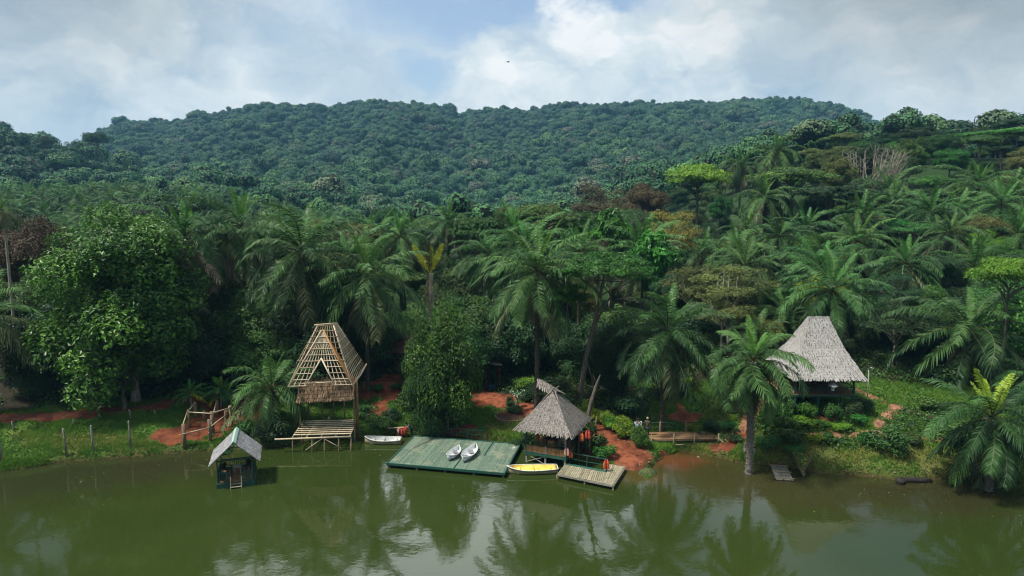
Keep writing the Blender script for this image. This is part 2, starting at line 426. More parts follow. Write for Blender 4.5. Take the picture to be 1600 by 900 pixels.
# bare red soil and dry-grass patches: (x px, y px, radius across m, radius along m)
SOIL = [(300, 675, 3.6, 3.0), (350, 640, 2.6, 4.0), (270, 690, 1.6, 1.2), (400, 640, 2.0, 3.0), (600, 608, 3.0, 3.6), (640, 604, 3.6, 2.2), (592, 640, 1.1, 2.2),
        (760, 622, 3.4, 2.0), (830, 638, 3.0, 2.0), (700, 640, 2.0, 1.6), (900, 660, 2.6, 3.0), (925, 680, 1.9, 3.4), (960, 705, 2.1, 2.6), (990, 725, 1.6, 1.6), (1000, 710, 1.0, 1.8),
        (1045, 715, 1.4, .8), (1135, 700, 1.3, 1.0), (1068, 650, 1.5, 2.2), (1275, 655, 2.0, .8), (1320, 645, 1.5, .8), (720, 668, 1.2, .6), (690, 667, 1.5, .8),
        (0, 655, 3.5, 1.0), (60, 652, 3.5, 1.0), (120, 648, 3.5, 1.0), (180, 641, 3.0, .9), (240, 634, 2.6, .9), (290, 628, 2.2, .9),
        (1163, 672, .6, 1.0), (1168, 655, .6, 1.0), (1180, 637, .7, .9), (1372, 664, .6, .7), (1385, 650, .6, .7), (1400, 637, .8, .5), (1365, 621, .9, .5), (1300, 680, 1.0, .3), (1350, 677, 1.0, .3)]
DRY = [(770, 672, 3.5, 1.6), (700, 678, 2.2, .8), (1120, 700, 3.5, 1.8), (1250, 700, 4, 1.6), (1450, 715, 6, 2.2), (150, 690, 7, 1.8), (1150, 650, 3, 4), (1330, 715, 4, 1.2)]
_soil = [(on(a, b), rx, ry) for a, b, rx, ry in SOIL]
_dry = [(on(a, b), rx, ry) for a, b, rx, ry in DRY]
def blobmask(lst, x, y, soft=.45):
    m = np.zeros_like(x)
    nz = (fnoise(x, y, 1.3, 4, 31)-.5)*1.5
    for p, rx, ry in lst:
        q = np.sqrt(((x-p.x)/rx)**2+((y-p.y)/ry)**2)+nz
        m = np.maximum(m, 1-ss(q, 1-soft, 1+soft*.3))
    return m
def masks(x, y):
    d = y-shore_y(x)
    soil = blobmask(_soil, x, y)
    dry = blobmask(_dry, x, y, .8)
    left = ss(-x, 8, 14)
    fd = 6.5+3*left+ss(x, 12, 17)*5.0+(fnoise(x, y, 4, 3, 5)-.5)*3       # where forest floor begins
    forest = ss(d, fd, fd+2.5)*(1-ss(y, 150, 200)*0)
    rim = (1-ss(d, -.1, .28))
    return soil, dry, forest, rim, d

def build_ground():
    fx = np.arange(-52, 52.01, 0.36); g = [52.0]; s = .5
    while g[-1] < 3200: g.append(g[-1]+s); s *= 1.085
    xs = np.concatenate([-np.array(g[1:])[::-1], fx, np.array(g[1:])])
    fy = np.arange(43, 74.01, 0.28); g = [74.0]; s = .4
    while g[-1] < 5000: g.append(g[-1]+s); s *= 1.06
    hb = [43.0]; s = .5
    while hb[-1] > -400: hb.append(hb[-1]-s); s *= 1.3
    ys = np.concatenate([np.array(hb[1:])[::-1], fy, np.array(g[1:])])
    X, Y = np.meshgrid(xs, ys); Z = ground(X, Y)
    V = np.stack([X, Y, Z], -1).reshape(-1, 3)
    nx, ny = len(xs), len(ys)
    i = np.arange(nx-1)[None, :]+np.arange(ny-1)[:, None]*nx
    F = np.stack([i, i+1, i+1+nx, i+nx], -1).reshape(-1, 4)
    me = mesh_np('ground', V, F, smooth=True)
    soil, dry, forest, rim, d = masks(X.ravel(), Y.ravel())
    for nm, a in (('soil', soil), ('dry', dry), ('forest', forest), ('rim', rim)):
        at_ = me.attributes.new(nm, 'FLOAT', 'POINT'); at_.data.foreach_set('value', a.astype(np.float32))
    m, t, p = mat('ground_soil_and_grass')
    tc = t.new('ShaderNodeTexCoord'); P = tc.outputs['Object']
    n1 = t.noise(P, 1.2, 8, .65); n2 = t.noise(P, 6, 6, .7); n3 = t.noise(P, .25, 4, .6)
    grass = t.mix(t.sstep(n1, .35, .65), (0.028, 0.080, 0.010), (0.080, 0.150, 0.022))
    grass = t.mix(t.sstep(n2, .5, .75), grass, (0.10, 0.10, 0.03))
    dryc = t.mix(n2, (0.10, 0.10, 0.03), (0.20, 0.17, 0.06))
    c = t.mix(t.m('MULTIPLY', attr(t, 'dry'), .7), grass, dryc)
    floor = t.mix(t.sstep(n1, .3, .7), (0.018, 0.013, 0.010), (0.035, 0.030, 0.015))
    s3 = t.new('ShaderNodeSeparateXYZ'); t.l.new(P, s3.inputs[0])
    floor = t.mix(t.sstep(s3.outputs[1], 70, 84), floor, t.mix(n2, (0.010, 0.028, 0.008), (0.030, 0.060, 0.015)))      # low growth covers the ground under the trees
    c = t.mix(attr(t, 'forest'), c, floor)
    soilc = t.mix(t.sstep(n1, .3, .7), (0.085, 0.024, 0.012), (0.21, 0.066, 0.030))
    soilc = t.mix(t.sstep(n2, .55, .75), soilc, (0.06, 0.04, 0.02))
    sm = t.sstep(t.m('ADD', attr(t, 'soil'), t.m('MULTIPLY', t.m('SUBTRACT', n2, .5), .9)), .35, .6)
    c = t.mix(sm, c, soilc)
    rimc = t.mix(n2, (0.035, 0.020, 0.012), (0.09, 0.045, 0.025))
    c = t.mix(attr(t, 'rim'), c, rimc)
    t.put(p.inputs['Base Color'], c); p.inputs['Roughness'].default_value = .95; p.inputs['Specular IOR Level'].default_value = .15
    b = t.new('ShaderNodeBump'); b.inputs['Strength'].default_value = .6; b.inputs['Distance'].default_value = .12
    t.put(b.inputs['Height'], n2); t.l.new(b.outputs[0], p.inputs['Normal'])
    me.materials.append(m)
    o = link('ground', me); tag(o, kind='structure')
build_ground()

def build_lake():
    xs = np.concatenate([np.linspace(-400, -60, 12), np.linspace(-55, 55, 90), np.linspace(60, 400, 12)])
    ys = np.linspace(-380, 80, 2)
    # the sheet ends under the shore, following it
    V = []; F = []
    rows = [-380, -100, 0, 30, 40]
    for x in xs:
        for y in rows: V.append((x, y, 0.0))
        V.append((x, float(shore_y(np.array([x]))[0])+0.6+abs(x)*.02, 0.0))
    k = len(rows)+1
    for i in range(len(xs)-1):
        for j in range(k-1): F.append((i*k+j, (i+1)*k+j, (i+1)*k+j+1, i*k+j+1))
    me = mesh_np('lake_water', np.array(V), np.array(F))
    m, t, p = mat('lake_water')
    tc = t.new('ShaderNodeTexCoord'); P = tc.outputs['Object']
    sp = t.new('ShaderNodeSeparateXYZ'); t.l.new(P, sp.inputs[0])
    n = t.noise(P, .09, 4, .6)
    c = t.mix(t.sstep(n, .3, .7), (0.022, 0.036, 0.007), (0.029, 0.044, 0.009))
    def plume(px, py, r, col, amt):
        nonlocal c
        q = at(px, py, 0)
        dx = t.m('SUBTRACT', sp.outputs[0], q.x); dy = t.m('MULTIPLY', t.m('SUBTRACT', sp.outputs[1], q.y), 1.5)
        dd = t.m('SQRT', t.m('ADD', t.m('MULTIPLY', dx, dx), t.m('MULTIPLY', dy, dy)))
        dd = t.m('ADD', dd, t.m('MULTIPLY', t.m('SUBTRACT', t.noise(P, .5, 4, .6), .5), r*.9))
        c = t.mix(t.m('MULTIPLY', t.sstep(dd, r*.15, r, 1.0, 0.0), amt), c, col)
    plume(1150, 745, 11, (0.042, 0.036, 0.013), .75)      # stirred-up silt along the right bank
    plume(1330, 770, 11, (0.034, 0.032, 0.012), .7)
    plume(1500, 765, 9, (0.030, 0.024, 0.011), .7)
    plume(1045, 718, 4.2, (0.11, 0.040, 0.016), .9)
    plume(1000, 745, 3.4, (0.085, 0.055, 0.017), .6)
    plume(60, 745, 12, (0.024, 0.024, 0.011), .6)
    plume(260, 725, 9, (0.028, 0.024, 0.012), .6)
    t.put(p.inputs['Base Color'], c); p.inputs['Roughness'].default_value = .035
    p.inputs['IOR'].default_value = 1.45; p.inputs['Specular IOR Level'].default_value = .5
    mp = t.new('ShaderNodeMapping'); t.l.new(P, mp.inputs[0]); mp.inputs['Scale'].default_value = (1, 1.0, 1)
    h = t.m('ADD', t.m('MULTIPLY', t.noise(mp.outputs[0], 2.2, 3, .5), 1.0), t.m('MULTIPLY', t.noise(mp.outputs[0], .45, 2, .5), 1.2))
    b = t.new('ShaderNodeBump'); b.inputs['Strength'].default_value = .10; b.inputs['Distance'].default_value = .05
    t.put(b.inputs['Height'], h); t.l.new(b.outputs[0], p.inputs['Normal'])
    me.materials.append(m)
    tag(link('lake_water', me), kind='structure')
build_lake()

def drape_path(name, pts, width, c1, c2, edge=.05, lift=.07):
    """a trodden path following the ground; its rims dip under the soil so the edge is ragged"""
    P = [on(a, b) if len(q) == 2 else Vector((a, b, 0)) for q in pts for a, b in [q[:2]]]
    ws = width if isinstance(width, (list, tuple)) else [width]*len(P)
    pl = []; wl = []
    for i in range(len(P)-1):
        n = max(2, int((P[i+1]-P[i]).length/.25))
        for k in range(n): pl.append(P[i].lerp(P[i+1], k/n)); wl.append(ws[i]+(ws[i+1]-ws[i])*k/n)
    pl.append(P[-1]); wl.append(ws[-1])
    pl = [sum((pl[min(max(i+j, 0), len(pl)-1)] for j in range(-5, 6)), Vector())/11 for i in range(len(pl))]
    V = []; F = []; K = 9
    for i, p in enumerate(pl):
        d = (pl[min(i+1, len(pl)-1)]-pl[max(i-1, 0)]); d.z = 0; d.normalize(); s = Vector((-d.y, d.x, 0))
        w = wl[i]*(1+.35*(float(fnoise(np.array([p.x]), np.array([p.y]), 1.5, 3, 4)[0])-.5)*2)
        for k in range(K):
            u = (k/(K-1))*2-1
            x, y = p.x+s.x*u*w/2, p.y+s.y*u*w/2
            V.append((x, y, gz(x, y)+lift*(1-abs(u)**3*2.2)))
    for i in range(len(pl)-1):
        for k in range(K-1): F.append((i*K+k, i*K+k+1, (i+1)*K+k+1, (i+1)*K+k))
    me = mesh_np(name, np.array(V), np.array(F), smooth=True)
    me.materials.append(pm(name+'_soil', c1, c2, 2.2, .95, bump=.5, tonemix=0, c3=tuple(.6*q for q in c1)))
    return tag(link(name, me), kind='structure')
RED1, RED2 = (0.13, 0.036, 0.016), (0.27, 0.082, 0.036)
drape_path('dirt_path', [(-80, 660), (0, 655), (100, 650), (200, 640), (280, 630), (350, 614)], [2.0, 2.0, 1.9, 1.6, 1.4, 1.3], (0.09, 0.028, 0.016), (0.18, 0.06, 0.032))
drape_path('dirt_path', [(560, 600), (640, 606), (700, 612), (760, 618), (830, 640), (885, 650), (915, 672), (945, 700), (985, 724), (1003, 733)], [2.5, 2.5, 2, 3.2, 2.6, 2.2, 2.4, 2.9, 2.6, 1.4], RED1, RED2)
drape_path('dirt_path', [(1120, 686), (1150, 683), (1163, 672), (1168, 650), (1185, 632), (1200, 618)], [1.0, 1.0, .9, .9, 1.1, 1.4], (0.20, 0.09, 0.045), (0.36, 0.19, 0.10))
drape_path('dirt_path', [(1240, 684), (1300, 680), (1360, 676), (1420, 682), (1480, 686)], [.6, .7, .8, .7, .5], (0.20, 0.10, 0.05), (0.36, 0.20, 0.11))
drape_path('dirt_path', [(1330, 605), (1370, 624), (1402, 636), (1440, 646), (1480, 660)], [.9, .9, 1.0, .6, .5], (0.14, 0.07, 0.04), (0.28, 0.14, 0.08))
drape_path('dirt_path', [(1402, 636), (1385, 650), (1372, 664), (1368, 676)], [1.0, 1.1, 1.1, 1.0], (0.17, 0.08, 0.045), (0.33, 0.17, 0.10))

# ------------------------------------------------------------------ vegetation: shared meshes
def unit(v): return v/np.maximum(np.linalg.norm(v, axis=-1, keepdims=True), 1e-9)
def leaf_quads(C, Nn, size, aspect, r, jit=.35):
    """a pointed four-cornered leaf at every centre C lying across the normal Nn"""
    n = len(C)
    a = unit(np.cross(Nn, r.normal(size=(n, 3))))
    b = unit(np.cross(Nn, a))
    L = (size*(1+jit*r.uniform(-1, 1, n)))[:, None]; W = L*aspect
    fold = unit(Nn)*L*.12
    V = np.stack([C-a*L/2, C-b*W/2+fold, C+a*L/2, C+b*W/2+fold], 1)
    return V.reshape(-1, 3)
def crown_clusters(r, n, rx, rz, shape='round', z0=0.0):
    out = []
    while len(out) < n:
        p = r.uniform(-1, 1, 3)
        q = np.linalg.norm(p)
        if q > 1 or q < .35: continue
        if shape == 'round' and p[2] < -.75: continue
        if shape == 'umbrella' and p[2] < -.1: continue
        out.append(p*np.array([rx, rx, rz])+np.array([0, 0, z0]))
    return np.array(out)
def leafy_cloud(r, cl, rad, nleaf, size, aspect=.5, flat=.7, up=.6, centre=None, skirt=.25):
    """leaves spread over the skins of the clusters, thicker towards the top"""
    cs = []; ns = []; tn = []
    ctr = cl.mean(0) if centre is None else centre
    for c, rd in zip(cl, rad):
        k = max(6, int(nleaf*(rd/np.mean(rad))**2))
        d = unit(r.normal(size=(k*2, 3)))
        keep = d[:, 2] > -skirt-.5*r.random(k*2); d = d[keep][:k]; k = len(d)
        q = rd*(.55+.5*r.random((k, 1))**.5)
        q = q*(1+.25*np.sin(d[:, :1]*7+c[0]*3)*np.sin(d[:, 1:2]*6+c[1]*5))
        p = c+d*q*np.array([1, 1, flat])
        cs.append(p); ns.append(unit(d*.7+np.array([0, 0, up])+r.normal(size=(k, 3))*.45+unit(p-ctr)*.3))
        tn.append(np.clip(r.normal(.45, .22, k)+r.normal(0, .18), 0, 1))
    C = np.concatenate(cs); N = np.concatenate(ns); T = np.concatenate(tn)
    return leaf_quads(C, N, np.full(len(C), size), aspect, r), T

def limb_mb(r, cl, h0, base_r, lean=(0, 0), fork=.45, n=7, twist=.6):
    """tapered trunk that splits into limbs running to the leaf clusters"""
    mb = MB(); rr = random.Random(int(r.integers(1e6)))
    top = Vector((lean[0], lean[1], h0))
    pts = []; rs = []
    for k in range(8):
        u = k/7
        pts.append(Vector((lean[0]*u+rr.uniform(-.08, .08)*(0 < k < 7)*twist, lean[1]*u+rr.uniform(-.08, .08)*(0 < k < 7)*twist, h0*u-.4*(k == 0))))
        rs.append(base_r*(1.35 if k == 0 else 1-.4*u))
    mb.tube(pts, rs, 9, wob=.08)
    for c in cl:
        c = Vector(c); st = top.lerp(pts[5], rr.uniform(0, 1)) if rr.random() > .3 else top
        d = c-st
        mid = st+d*.45+Vector((rr.uniform(-.3, .3), rr.uniform(-.3, .3), rr.uniform(-.1, .5)))*d.length*.18
        q = base_r*rr.uniform(.25, .42)
        mb.tube([st, st.lerp(mid, .5)+Vector((0, 0, .03*d.length)), mid, mid.lerp(c, .55), c], [q, q*.85, q*.65, q*.42, q*.15], 5)
        for k in range(2):
            e = mid.lerp(c, rr.uniform(.2, .6)); f = e+Vector((rr.uniform(-1, 1), rr.uniform(-1, 1), rr.uniform(.1, .9)))*d.length*.28
            mb.tube([e, e.lerp(f, .5)+Vector((0, 0, -.03*d.length)), f], [q*.3, q*.2, q*.08], 4)
    return mb
def mb_mesh(mb, name, m, smooth=True):
    me = bpy.data.meshes.new(name); me.from_pydata(mb.v, [], mb.f); me.materials.append(m)
    a = me.attributes.new('tone', 'FLOAT', 'FACE'); a.data.foreach_set('value', np.asarray(mb.tone, np.float32))
    me.polygons.foreach_set('use_smooth', np.full(len(me.polygons), smooth)); me.update(); return me

# every prototype is a unit tree: (crown mesh, trunk mesh, nominal height, nominal crown radius)
PROTO = {}
def proto(key, seed, rx, rz, h, nc, nleaf, size, shape='round', aspect=.5, flat=.7, up=.6, mat_leaf='mid', bark='barkg', base_r=.22, crad=.36, lean=(0, 0), skirt=.25, limbs=1.0, zc=None):
    r = np.random.default_rng(seed)
    zc = h-rz if zc is None else zc
    cl = crown_clusters(r, nc, rx*.78, rz*.8, shape, zc)
    cl[:, 0] += lean[0]; cl[:, 1] += lean[1]
    rad = rx*crad*r.uniform(.6, 1.25, nc)
    V, T = leafy_cloud(r, cl, rad, nleaf, size, aspect, flat, up, np.array([lean[0], lean[1], zc-rz*.3]), skirt)
    F = np.arange(len(V)).reshape(-1, 4)
    cm = mesh_np(key+'_crown', V, F, [M[mat_leaf]], tone=T)
    sel = cl[r.permutation(nc)[:max(3, int(nc*.6*limbs))]]
    hb = max(h*.18, zc-rz*.55)
    tm = mb_mesh(limb_mb(r, sel, hb, base_r, (lean[0]*.8, lean[1]*.8)), key+'_trunk', M[bark])
    PROTO[key] = (cm, tm, h, rx)
for i in range(4): proto(f'round{i}', 100+i, 4.6, 4.2, 12, 38, 860, .225, flat=.75, base_r=.25, crad=.30)
for i in range(3): proto(f'umbrella{i}', 200+i, 5.4, 1.7, 11, 30, 330, .30, 'umbrella', flat=.30, up=1.2, crad=.30, base_r=.2, skirt=.1)
for i in range(3): proto(f'tall{i}', 300+i, 3.4, 5.2, 14, 34, 420, .30, flat=.8, base_r=.22, crad=.36)
for i in range(2): proto(f'bigleaf{i}', 400+i, 3.6, 2.8, 9, 44, 60, .85, aspect=.42, flat=.55, up=.9, base_r=.14, crad=.24, bark='barkp')
for i in range(2): proto(f'airy{i}', 500+i, 4.4, 3.6, 11, 36, 190, .24, flat=.5, up=.9, base_r=.16, crad=.24, bark='barkp')
for i in range(3): proto(f'mass{i}', 600+i, 4.2, 4.6, 8.6, 46, 420, .27, flat=.8, base_r=.16, crad=.30, zc=4.2, skirt=.7)
for i in range(3): proto(f'shrub{i}', 700+i, 1.0, .8, 1.5, 16, 110, .16, flat=.8, base_r=.035, crad=.38, zc=.75, skirt=.6)
for i in range(2): proto(f'clipped{i}', 720+i, 1.0, .8, 1.5, 26, 120, .13, flat=.8, base_r=.045, crad=.34, zc=.78, skirt=.8)

def frond(r, az, e0, L, droop, nl=46, lw=.055, ll=.20, hang=.35, twist=0.0, bare=.14):
    """one feather leaf: (rachis points, radii) and leaflet strips"""
    K = 14; s = np.linspace(0, 1, K)
    e = e0-droop*(s**1.25)
    ds = L/(K-1)
    hor = np.concatenate([[0], np.cumsum(np.cos(e[:-1])*ds)]); ver = np.concatenate([[0], np.cumsum(np.sin(e[:-1])*ds)])
    azs = az+twist*s*s
    P = np.stack([hor*np.cos(azs), hor*np.sin(azs), ver], -1)
    T = np.gradient(P, axis=0); T = unit(T)
    zup = np.array([0, 0, 1.0])
    S = unit(np.cross(T, zup)+1e-6*np.array([1, 0, 0])); U = unit(np.cross(S, T))
    t = np.linspace(bare, .985, nl)+r.uniform(-.006, .006, nl)
    fi = t*(K-1); i0 = np.clip(fi.astype(int), 0, K-2); fr = (fi-i0)[:, None]
    p = P[i0]*(1-fr)+P[i0+1]*fr; tt = T[i0]; s_ = S[i0]; u_ = U[i0]
    prof = np.clip(np.sin(np.pi*np.clip((t-bare*.5)/(1.04-bare*.5), 0, 1))**.55, .18, 1)
    V = []; tn = []
    for side in (-1, 1):
        ln = L*ll*prof*(1+.12*r.uniform(-1, 1, nl))
        d = unit(side*s_*1.0+tt*(.45+.5*t[:, None])+u_*(r.normal(.12, .16, nl)[:, None]))
        g = np.array([0, 0, -1.0])
        mid = p+d*ln[:, None]*.5+g*ln[:, None]*hang*.18
        tip = p+d*ln[:, None]*.88+g*ln[:, None]*hang*(.75+.2*r.random((nl, 1)))
        wv = unit(tt+u_*r.normal(0, .35, (nl, 1)))*lw
        V.append(np.stack([p-wv*.5, p+wv*.5, mid+wv*.6, mid-wv*.6], 1)); V.append(np.stack([mid-wv*.6, mid+wv*.6, tip+wv*.12, tip-wv*.12], 1))
        tn += [np.clip(r.normal(.5, .2, nl), 0, 1)]*2
    return P, np.concatenate(V), np.concatenate(tn)
def palm_crown(name, seed, L=5.6, n=36, e_hi=1.35, e_lo=-.95, nl=46, lw=.06, young=3, old=5, droop=1.25, dead=0, mats=('palm', 'palmy', 'palmo', 'rachis', 'palmd'), ll=.20):
    r = np.random.default_rng(seed)
    VV = []; TT = []; MM = []; tv = []; tf = []
    for k in range(n):
        u = k/(n-1)
        az = k*2.39996+r.normal(0, .12)
        e0 = e_hi+(e_lo-e_hi)*u**.85+r.normal(0, .08)
        dr = droop*(.55+.75*math.cos(e0))*r.uniform(.8, 1.2) if e0 > -.3 else .75*r.uniform(.6, 1.1)
        Lk = L*r.uniform(.86, 1.08)*(.55+.45*min(1, (k+2)/6))
        mi = 0
        if k < young: mi = 1; dr = .35; e0 = r.uniform(1.05, 1.4); Lk = L*r.uniform(.5, .78)
        elif k >= n-old: mi = 2
        P, V, T = frond(r, az, e0, Lk, dr, nl=nl if Lk > L*.5 else int(nl*.7), lw=lw*(.6 if k < young else 1), ll=ll*(.85 if k < young else 1), hang=.5 if k < young else r.uniform(.35, .65), twist=r.normal(0, .25))
        P = P+np.array([0, 0, .25*(1-u)])
        VV.append(V+np.array([0, 0, .25*(1-u)])[None, None]); TT.append(np.clip(T*.6+.1+r.normal(0, .22)+.22*np.clip(math.sin(max(e0, 0)), 0, 1)*(k/n < .75), 0, 1)); MM.append(np.full(len(V), mi))
        # rachis: a flat-sided strip cross
        W = np.linspace(.055, .012, len(P))[:, None]
        S = unit(np.cross(np.gradient(P, axis=0), [0, 0, 1.0])+1e-9)
        U = np.array([0, 0, 1.0])
        a, b = P-S*W, P+S*W; c_, d_ = P-U*W, P+U*W
        Q = np.concatenate([np.stack([a[:-1], b[:-1], b[1:], a[1:]], 1), np.stack([c_[:-1], d_[:-1], d_[1:], c_[1:]], 1)])
        VV.append(Q); TT.append(np.full(len(Q), r.random())); MM.append(np.full(len(Q), 3 if mi != 2 else 2))
    for k in range(dead):
        az = r.uniform(0, 6.28)
        P, V, T = frond(r, az, -1.05+r.normal(0, .1), L*r.uniform(.6, .85), .5, nl=int(nl*.8), lw=lw*.9, ll=.12, hang=.75)
        VV.append(V); TT.append(T); MM.append(np.full(len(V), 4))
        S = unit(np.cross(np.gradient(P, axis=0), [0, 0, 1.0])+1e-9)*.03
        Q = np.stack([(P-S)[:-1], (P+S)[:-1], (P+S)[1:], (P-S)[1:]], 1); VV.append(Q); TT.append(np.full(len(Q), .6)); MM.append(np.full(len(Q), 4))
    V = np.concatenate(VV).reshape(-1, 3); F = np.arange(len(V)).reshape(-1, 4)
    return mesh_np(name, V, F, [M[m] for m in mats], np.concatenate(MM), tone=np.concatenate(TT))
PALMS = [palm_crown(f'palm_crown_{i}', 40+i, n=[40, 34, 42, 36][i], e_hi=[1.4, 1.3, 1.38, 1.2][i], e_lo=[-1.0, -.85, -1.15, -.7][i], dead=[2, 4, 3, 5][i], droop=[1.1, 1.35, 1.15, 1.45][i], L=5.4, lw=.075, ll=.175, old=[5, 9, 6, 12][i], young=[4, 5, 3, 4][i]) for i in range(4)]
PALM_LITE = [palm_crown(f'plantation_crown_{i}', 60+i, L=5.2, n=24, nl=20, lw=.12, e_lo=-.7, young=2, old=2) for i in range(3)]
PALM_WATER = palm_crown('water_palm_crown', 71, L=5.6, n=44, nl=50, e_lo=-1.25, dead=7, young=6, lw=.08)
PALM_SMALL = palm_crown('low_palm_crown', 75, L=4.6, n=30, e_hi=1.4, e_lo=-.5, nl=44, young=2, droop=1.6)
PALM_GREY = palm_crown('grey_palm_crown', 77, L=5.6, n=34, e_lo=-.9, old=22, young=1, dead=3)
ARECA = palm_crown('areca_crown', 78, L=1.7, n=16, e_hi=1.4, e_lo=.1, nl=22, lw=.05, ll=.26, young=5, old=1, droop=1.3, mats=('palmy', 'limey', 'palmyel', 'rachis', 'palmd'))

def palm_trunk(name, m, seed, h=10.0, r0=.20, boots=True):
    rr = random.Random(seed); mb = MB()
    pts = []; rs = []
    n = 44
    for k in range(n+1):
        u = k/n; pts.append((math.sin(u*2.2+seed)*.10*u, math.cos(u*1.7+seed)*.10*u, h*u)); rs.append(r0*(1.25-.25*min(1, u*6)+(.045 if k % 2 else 0)+.0*u)*(1+(.5 if u > .93 else 0)))
    mb.tube(pts, rs, 11, wob=.09)
    if boots:
        for k in range(int(h*13)):
            u = k/(h*13); z = h*u; a = k*2.4; x = pts[min(n, int(u*n))]
            rb = r0*1.05
            b = Vector((x[0]+math.cos(a)*rb, x[1]+math.sin(a)*rb, z))
            ln = rr.uniform(.07, .13)*(1 if u < .8 else 2.2)
            mb.beam(b, b+Vector((math.cos(a)*ln*.7, math.sin(a)*ln*.7, ln)), .09, .04, tone=rr.random())
    return mb_mesh(mb, name, m, False)
TR_PALM = [palm_trunk('palm_trunk_mesh_a', M['barkpalm'], 1), palm_trunk('palm_trunk_mesh_b', M['barkpalm'], 2, r0=.17), palm_trunk('palm_trunk_mesh_grey', M['barkpalmg'], 3, r0=.24)]
TR_THIN = palm_trunk('thin_trunk_mesh', M['barkp'], 5, r0=.12, boots=False)

TREES = []      # (x, y) of every trunk, to keep the fillers apart
def palm(label, px, py, D=None, L=1.0, crown=None, base=None, trunk=None, group=None, lean=None, name='oil_palm', cat='palm tree', rot=None, tr=1.0, mats=None):
    """crown heart seen at (px, py); base either a pixel on the ground or the distance D"""
    if base is not None: b = on(*base) if len(base) == 2 else Vector(base); D = b.y
    c = atd(px, py, D)
    if base is None: b = Vector((c.x, D, gz(c.x, D)))
    h = c.z-b.z
    r = random.Random(int(px*7+py))
    o = thing(name, label, cat, b, 0, group)
    cm = crown if crown is not None else PALMS[r.randrange(4)]
    tm = trunk if trunk is not None else TR_PALM[r.randrange(2)]
    k = link('crown', cm, o, (c.x-b.x, 0, h), (0, 0, rot if rot is not None else r.uniform(0, 6.28)), (L, L, L))
    h = max(h, .5)
    sx = (c.x-b.x)/h
    t_ = link('trunk', tm, o, (0, 0, -.3), None, None)
    t_.matrix_local = Matrix(((tr, 0, sx, 0), (0, tr, 0, 0), (0, 0, (h+.35)/10, -.3), (0, 0, 0, 1))) if abs(sx) < .03 else (Matrix.Translation((0, 0, -.3)) @ Vector((c.x-b.x, 0, h)).to_track_quat('Z', 'X').to_matrix().to_4x4() @ Matrix.Diagonal((tr, tr, (math.hypot(h, c.x-b.x)+.3)/10, 1)))
    if mats:
        for i, m in mats.items(): k.material_slots[i].link = 'OBJECT'; k.material_slots[i].material = M[m]
    TREES.append((b.x, b.y))
    return o
def tree(label, kind, x, y, s, leaf=None, name='broadleaf_tree', cat='tree', group=None, rz=None, zs=1.0, bark=None, z=None):
    cm, tm, h, rx = PROTO[kind]
    r = random.Random(int(x*131+y*17))
    o = thing(name, label, cat, (x, y, gz(x, y)-.05 if z is None else z), r.uniform(0, 6.28) if rz is None else rz, group)
    c = link('crown', cm, o); t_ = link('trunk', tm, o)
    c.scale = t_.scale = (s, s, s*zs)
    if leaf: c.material_slots[0].link = 'OBJECT'; c.material_slots[0].material = M[leaf]
    if bark: t_.material_slots[0].link = 'OBJECT'; t_.material_slots[0].material = M[bark]
    TREES.append((x, y))
    return o
def treep(label, kind, px, top, D, w, leaf=None, **k):
    """top of the crown seen at (px, top) at distance D, crown w pixels wide"""
    c = atd(px, top, D); zg = gz(c.x, D); h = c.z-zg
    cm, tm, h0, rx = PROTO[kind]
    s = (w/2/FPX*D*1.03)/rx
    return tree(label, kind, c.x, D, s, leaf, zs=max(.35, min(2.4, h/(h0*s))), **k)
def shrub(label, px, py, w, kind=None, leaf='mid', hscale=1.0, name='shrub', cat='shrub', group=None):
    b = on(px, py); k = kind or f'shrub{int(px) % 3}'
    s = w/2/FPX*b.y*1.03
    return tree(label, k, b.x, b.y, s, leaf, name=name, cat=cat, group=group, zs=hscale)

# ---- palms one can tell apart
palm('tall oil palm with a dark trunk rising behind the green raft and thatched gazebo', 840, 428, base=(838, 650), L=1.18, crown=PALMS[0], rot=.3)
palm('broad oil palm whose crown spreads high above the left side of the bamboo frame house', 472, 398, D=66, L=1.4, crown=PALMS[2])
palm('oil palm with a bare straight trunk just right of the bamboo frame house', 574, 432, base=(575, 612), L=1.25, crown=PALMS[0], rot=2.0)
palm('dark oil palm with browning lower fronds right of the big bright leafy tree', 288, 372, D=68, L=1.3, crown=PALMS[3], mats={2: 'palmd'})
palm('dark oil palm with arching fronds standing between two taller palms on the left', 378, 356, D=72, L=1.3, crown=PALMS[1])
palm('oil palm with drooping lower fronds hanging over the left end of the wooden footbridge', 1043, 520, base=(1033, 676), L=1.08, crown=PALMS[2], rot=1.1)
palm('oil palm with lichen-white trunk standing in the water beside the bamboo raft', 1177, 566, base=(1170, 740), L=.80, crown=PALM_WATER, trunk=TR_PALM[2], tr=1.05, rot=.5)
palm('oil palm with yellow-green fronds spreading right behind the ridge of the large thatched hut', 1300, 455, D=69, L=1.2, crown=PALMS[0], rot=4.0)
palm('oil palm with a bright upright heart on the slope upper right of the thatched hut', 1415, 415, D=80, L=1.12, crown=PALMS[1], rot=1.0)
palm('low broad oil palm with long lit fronds right of the lamp post and hut', 1515, 520, D=61, L=1.4, crown=PALMS[2], rot=2.6)
palm('large oil palm with lime young fronds and grey dead ones standing in the water', 1550, 655, base=(1545, 766), L=.92, crown=PALM_WATER, trunk=TR_PALM[2], tr=1.1, rot=2.2, mats={1: 'palmlime'})
palm('oil palm at the right edge beside the large palm in the water', 1625, 600, D=56, L=.9, crown=PALMS[3])
palm('short bushy oil palm hanging over the bank beside the bamboo frame house', 425, 612, base=(418, 668), L=1.08, crown=PALM_SMALL, rot=.2)
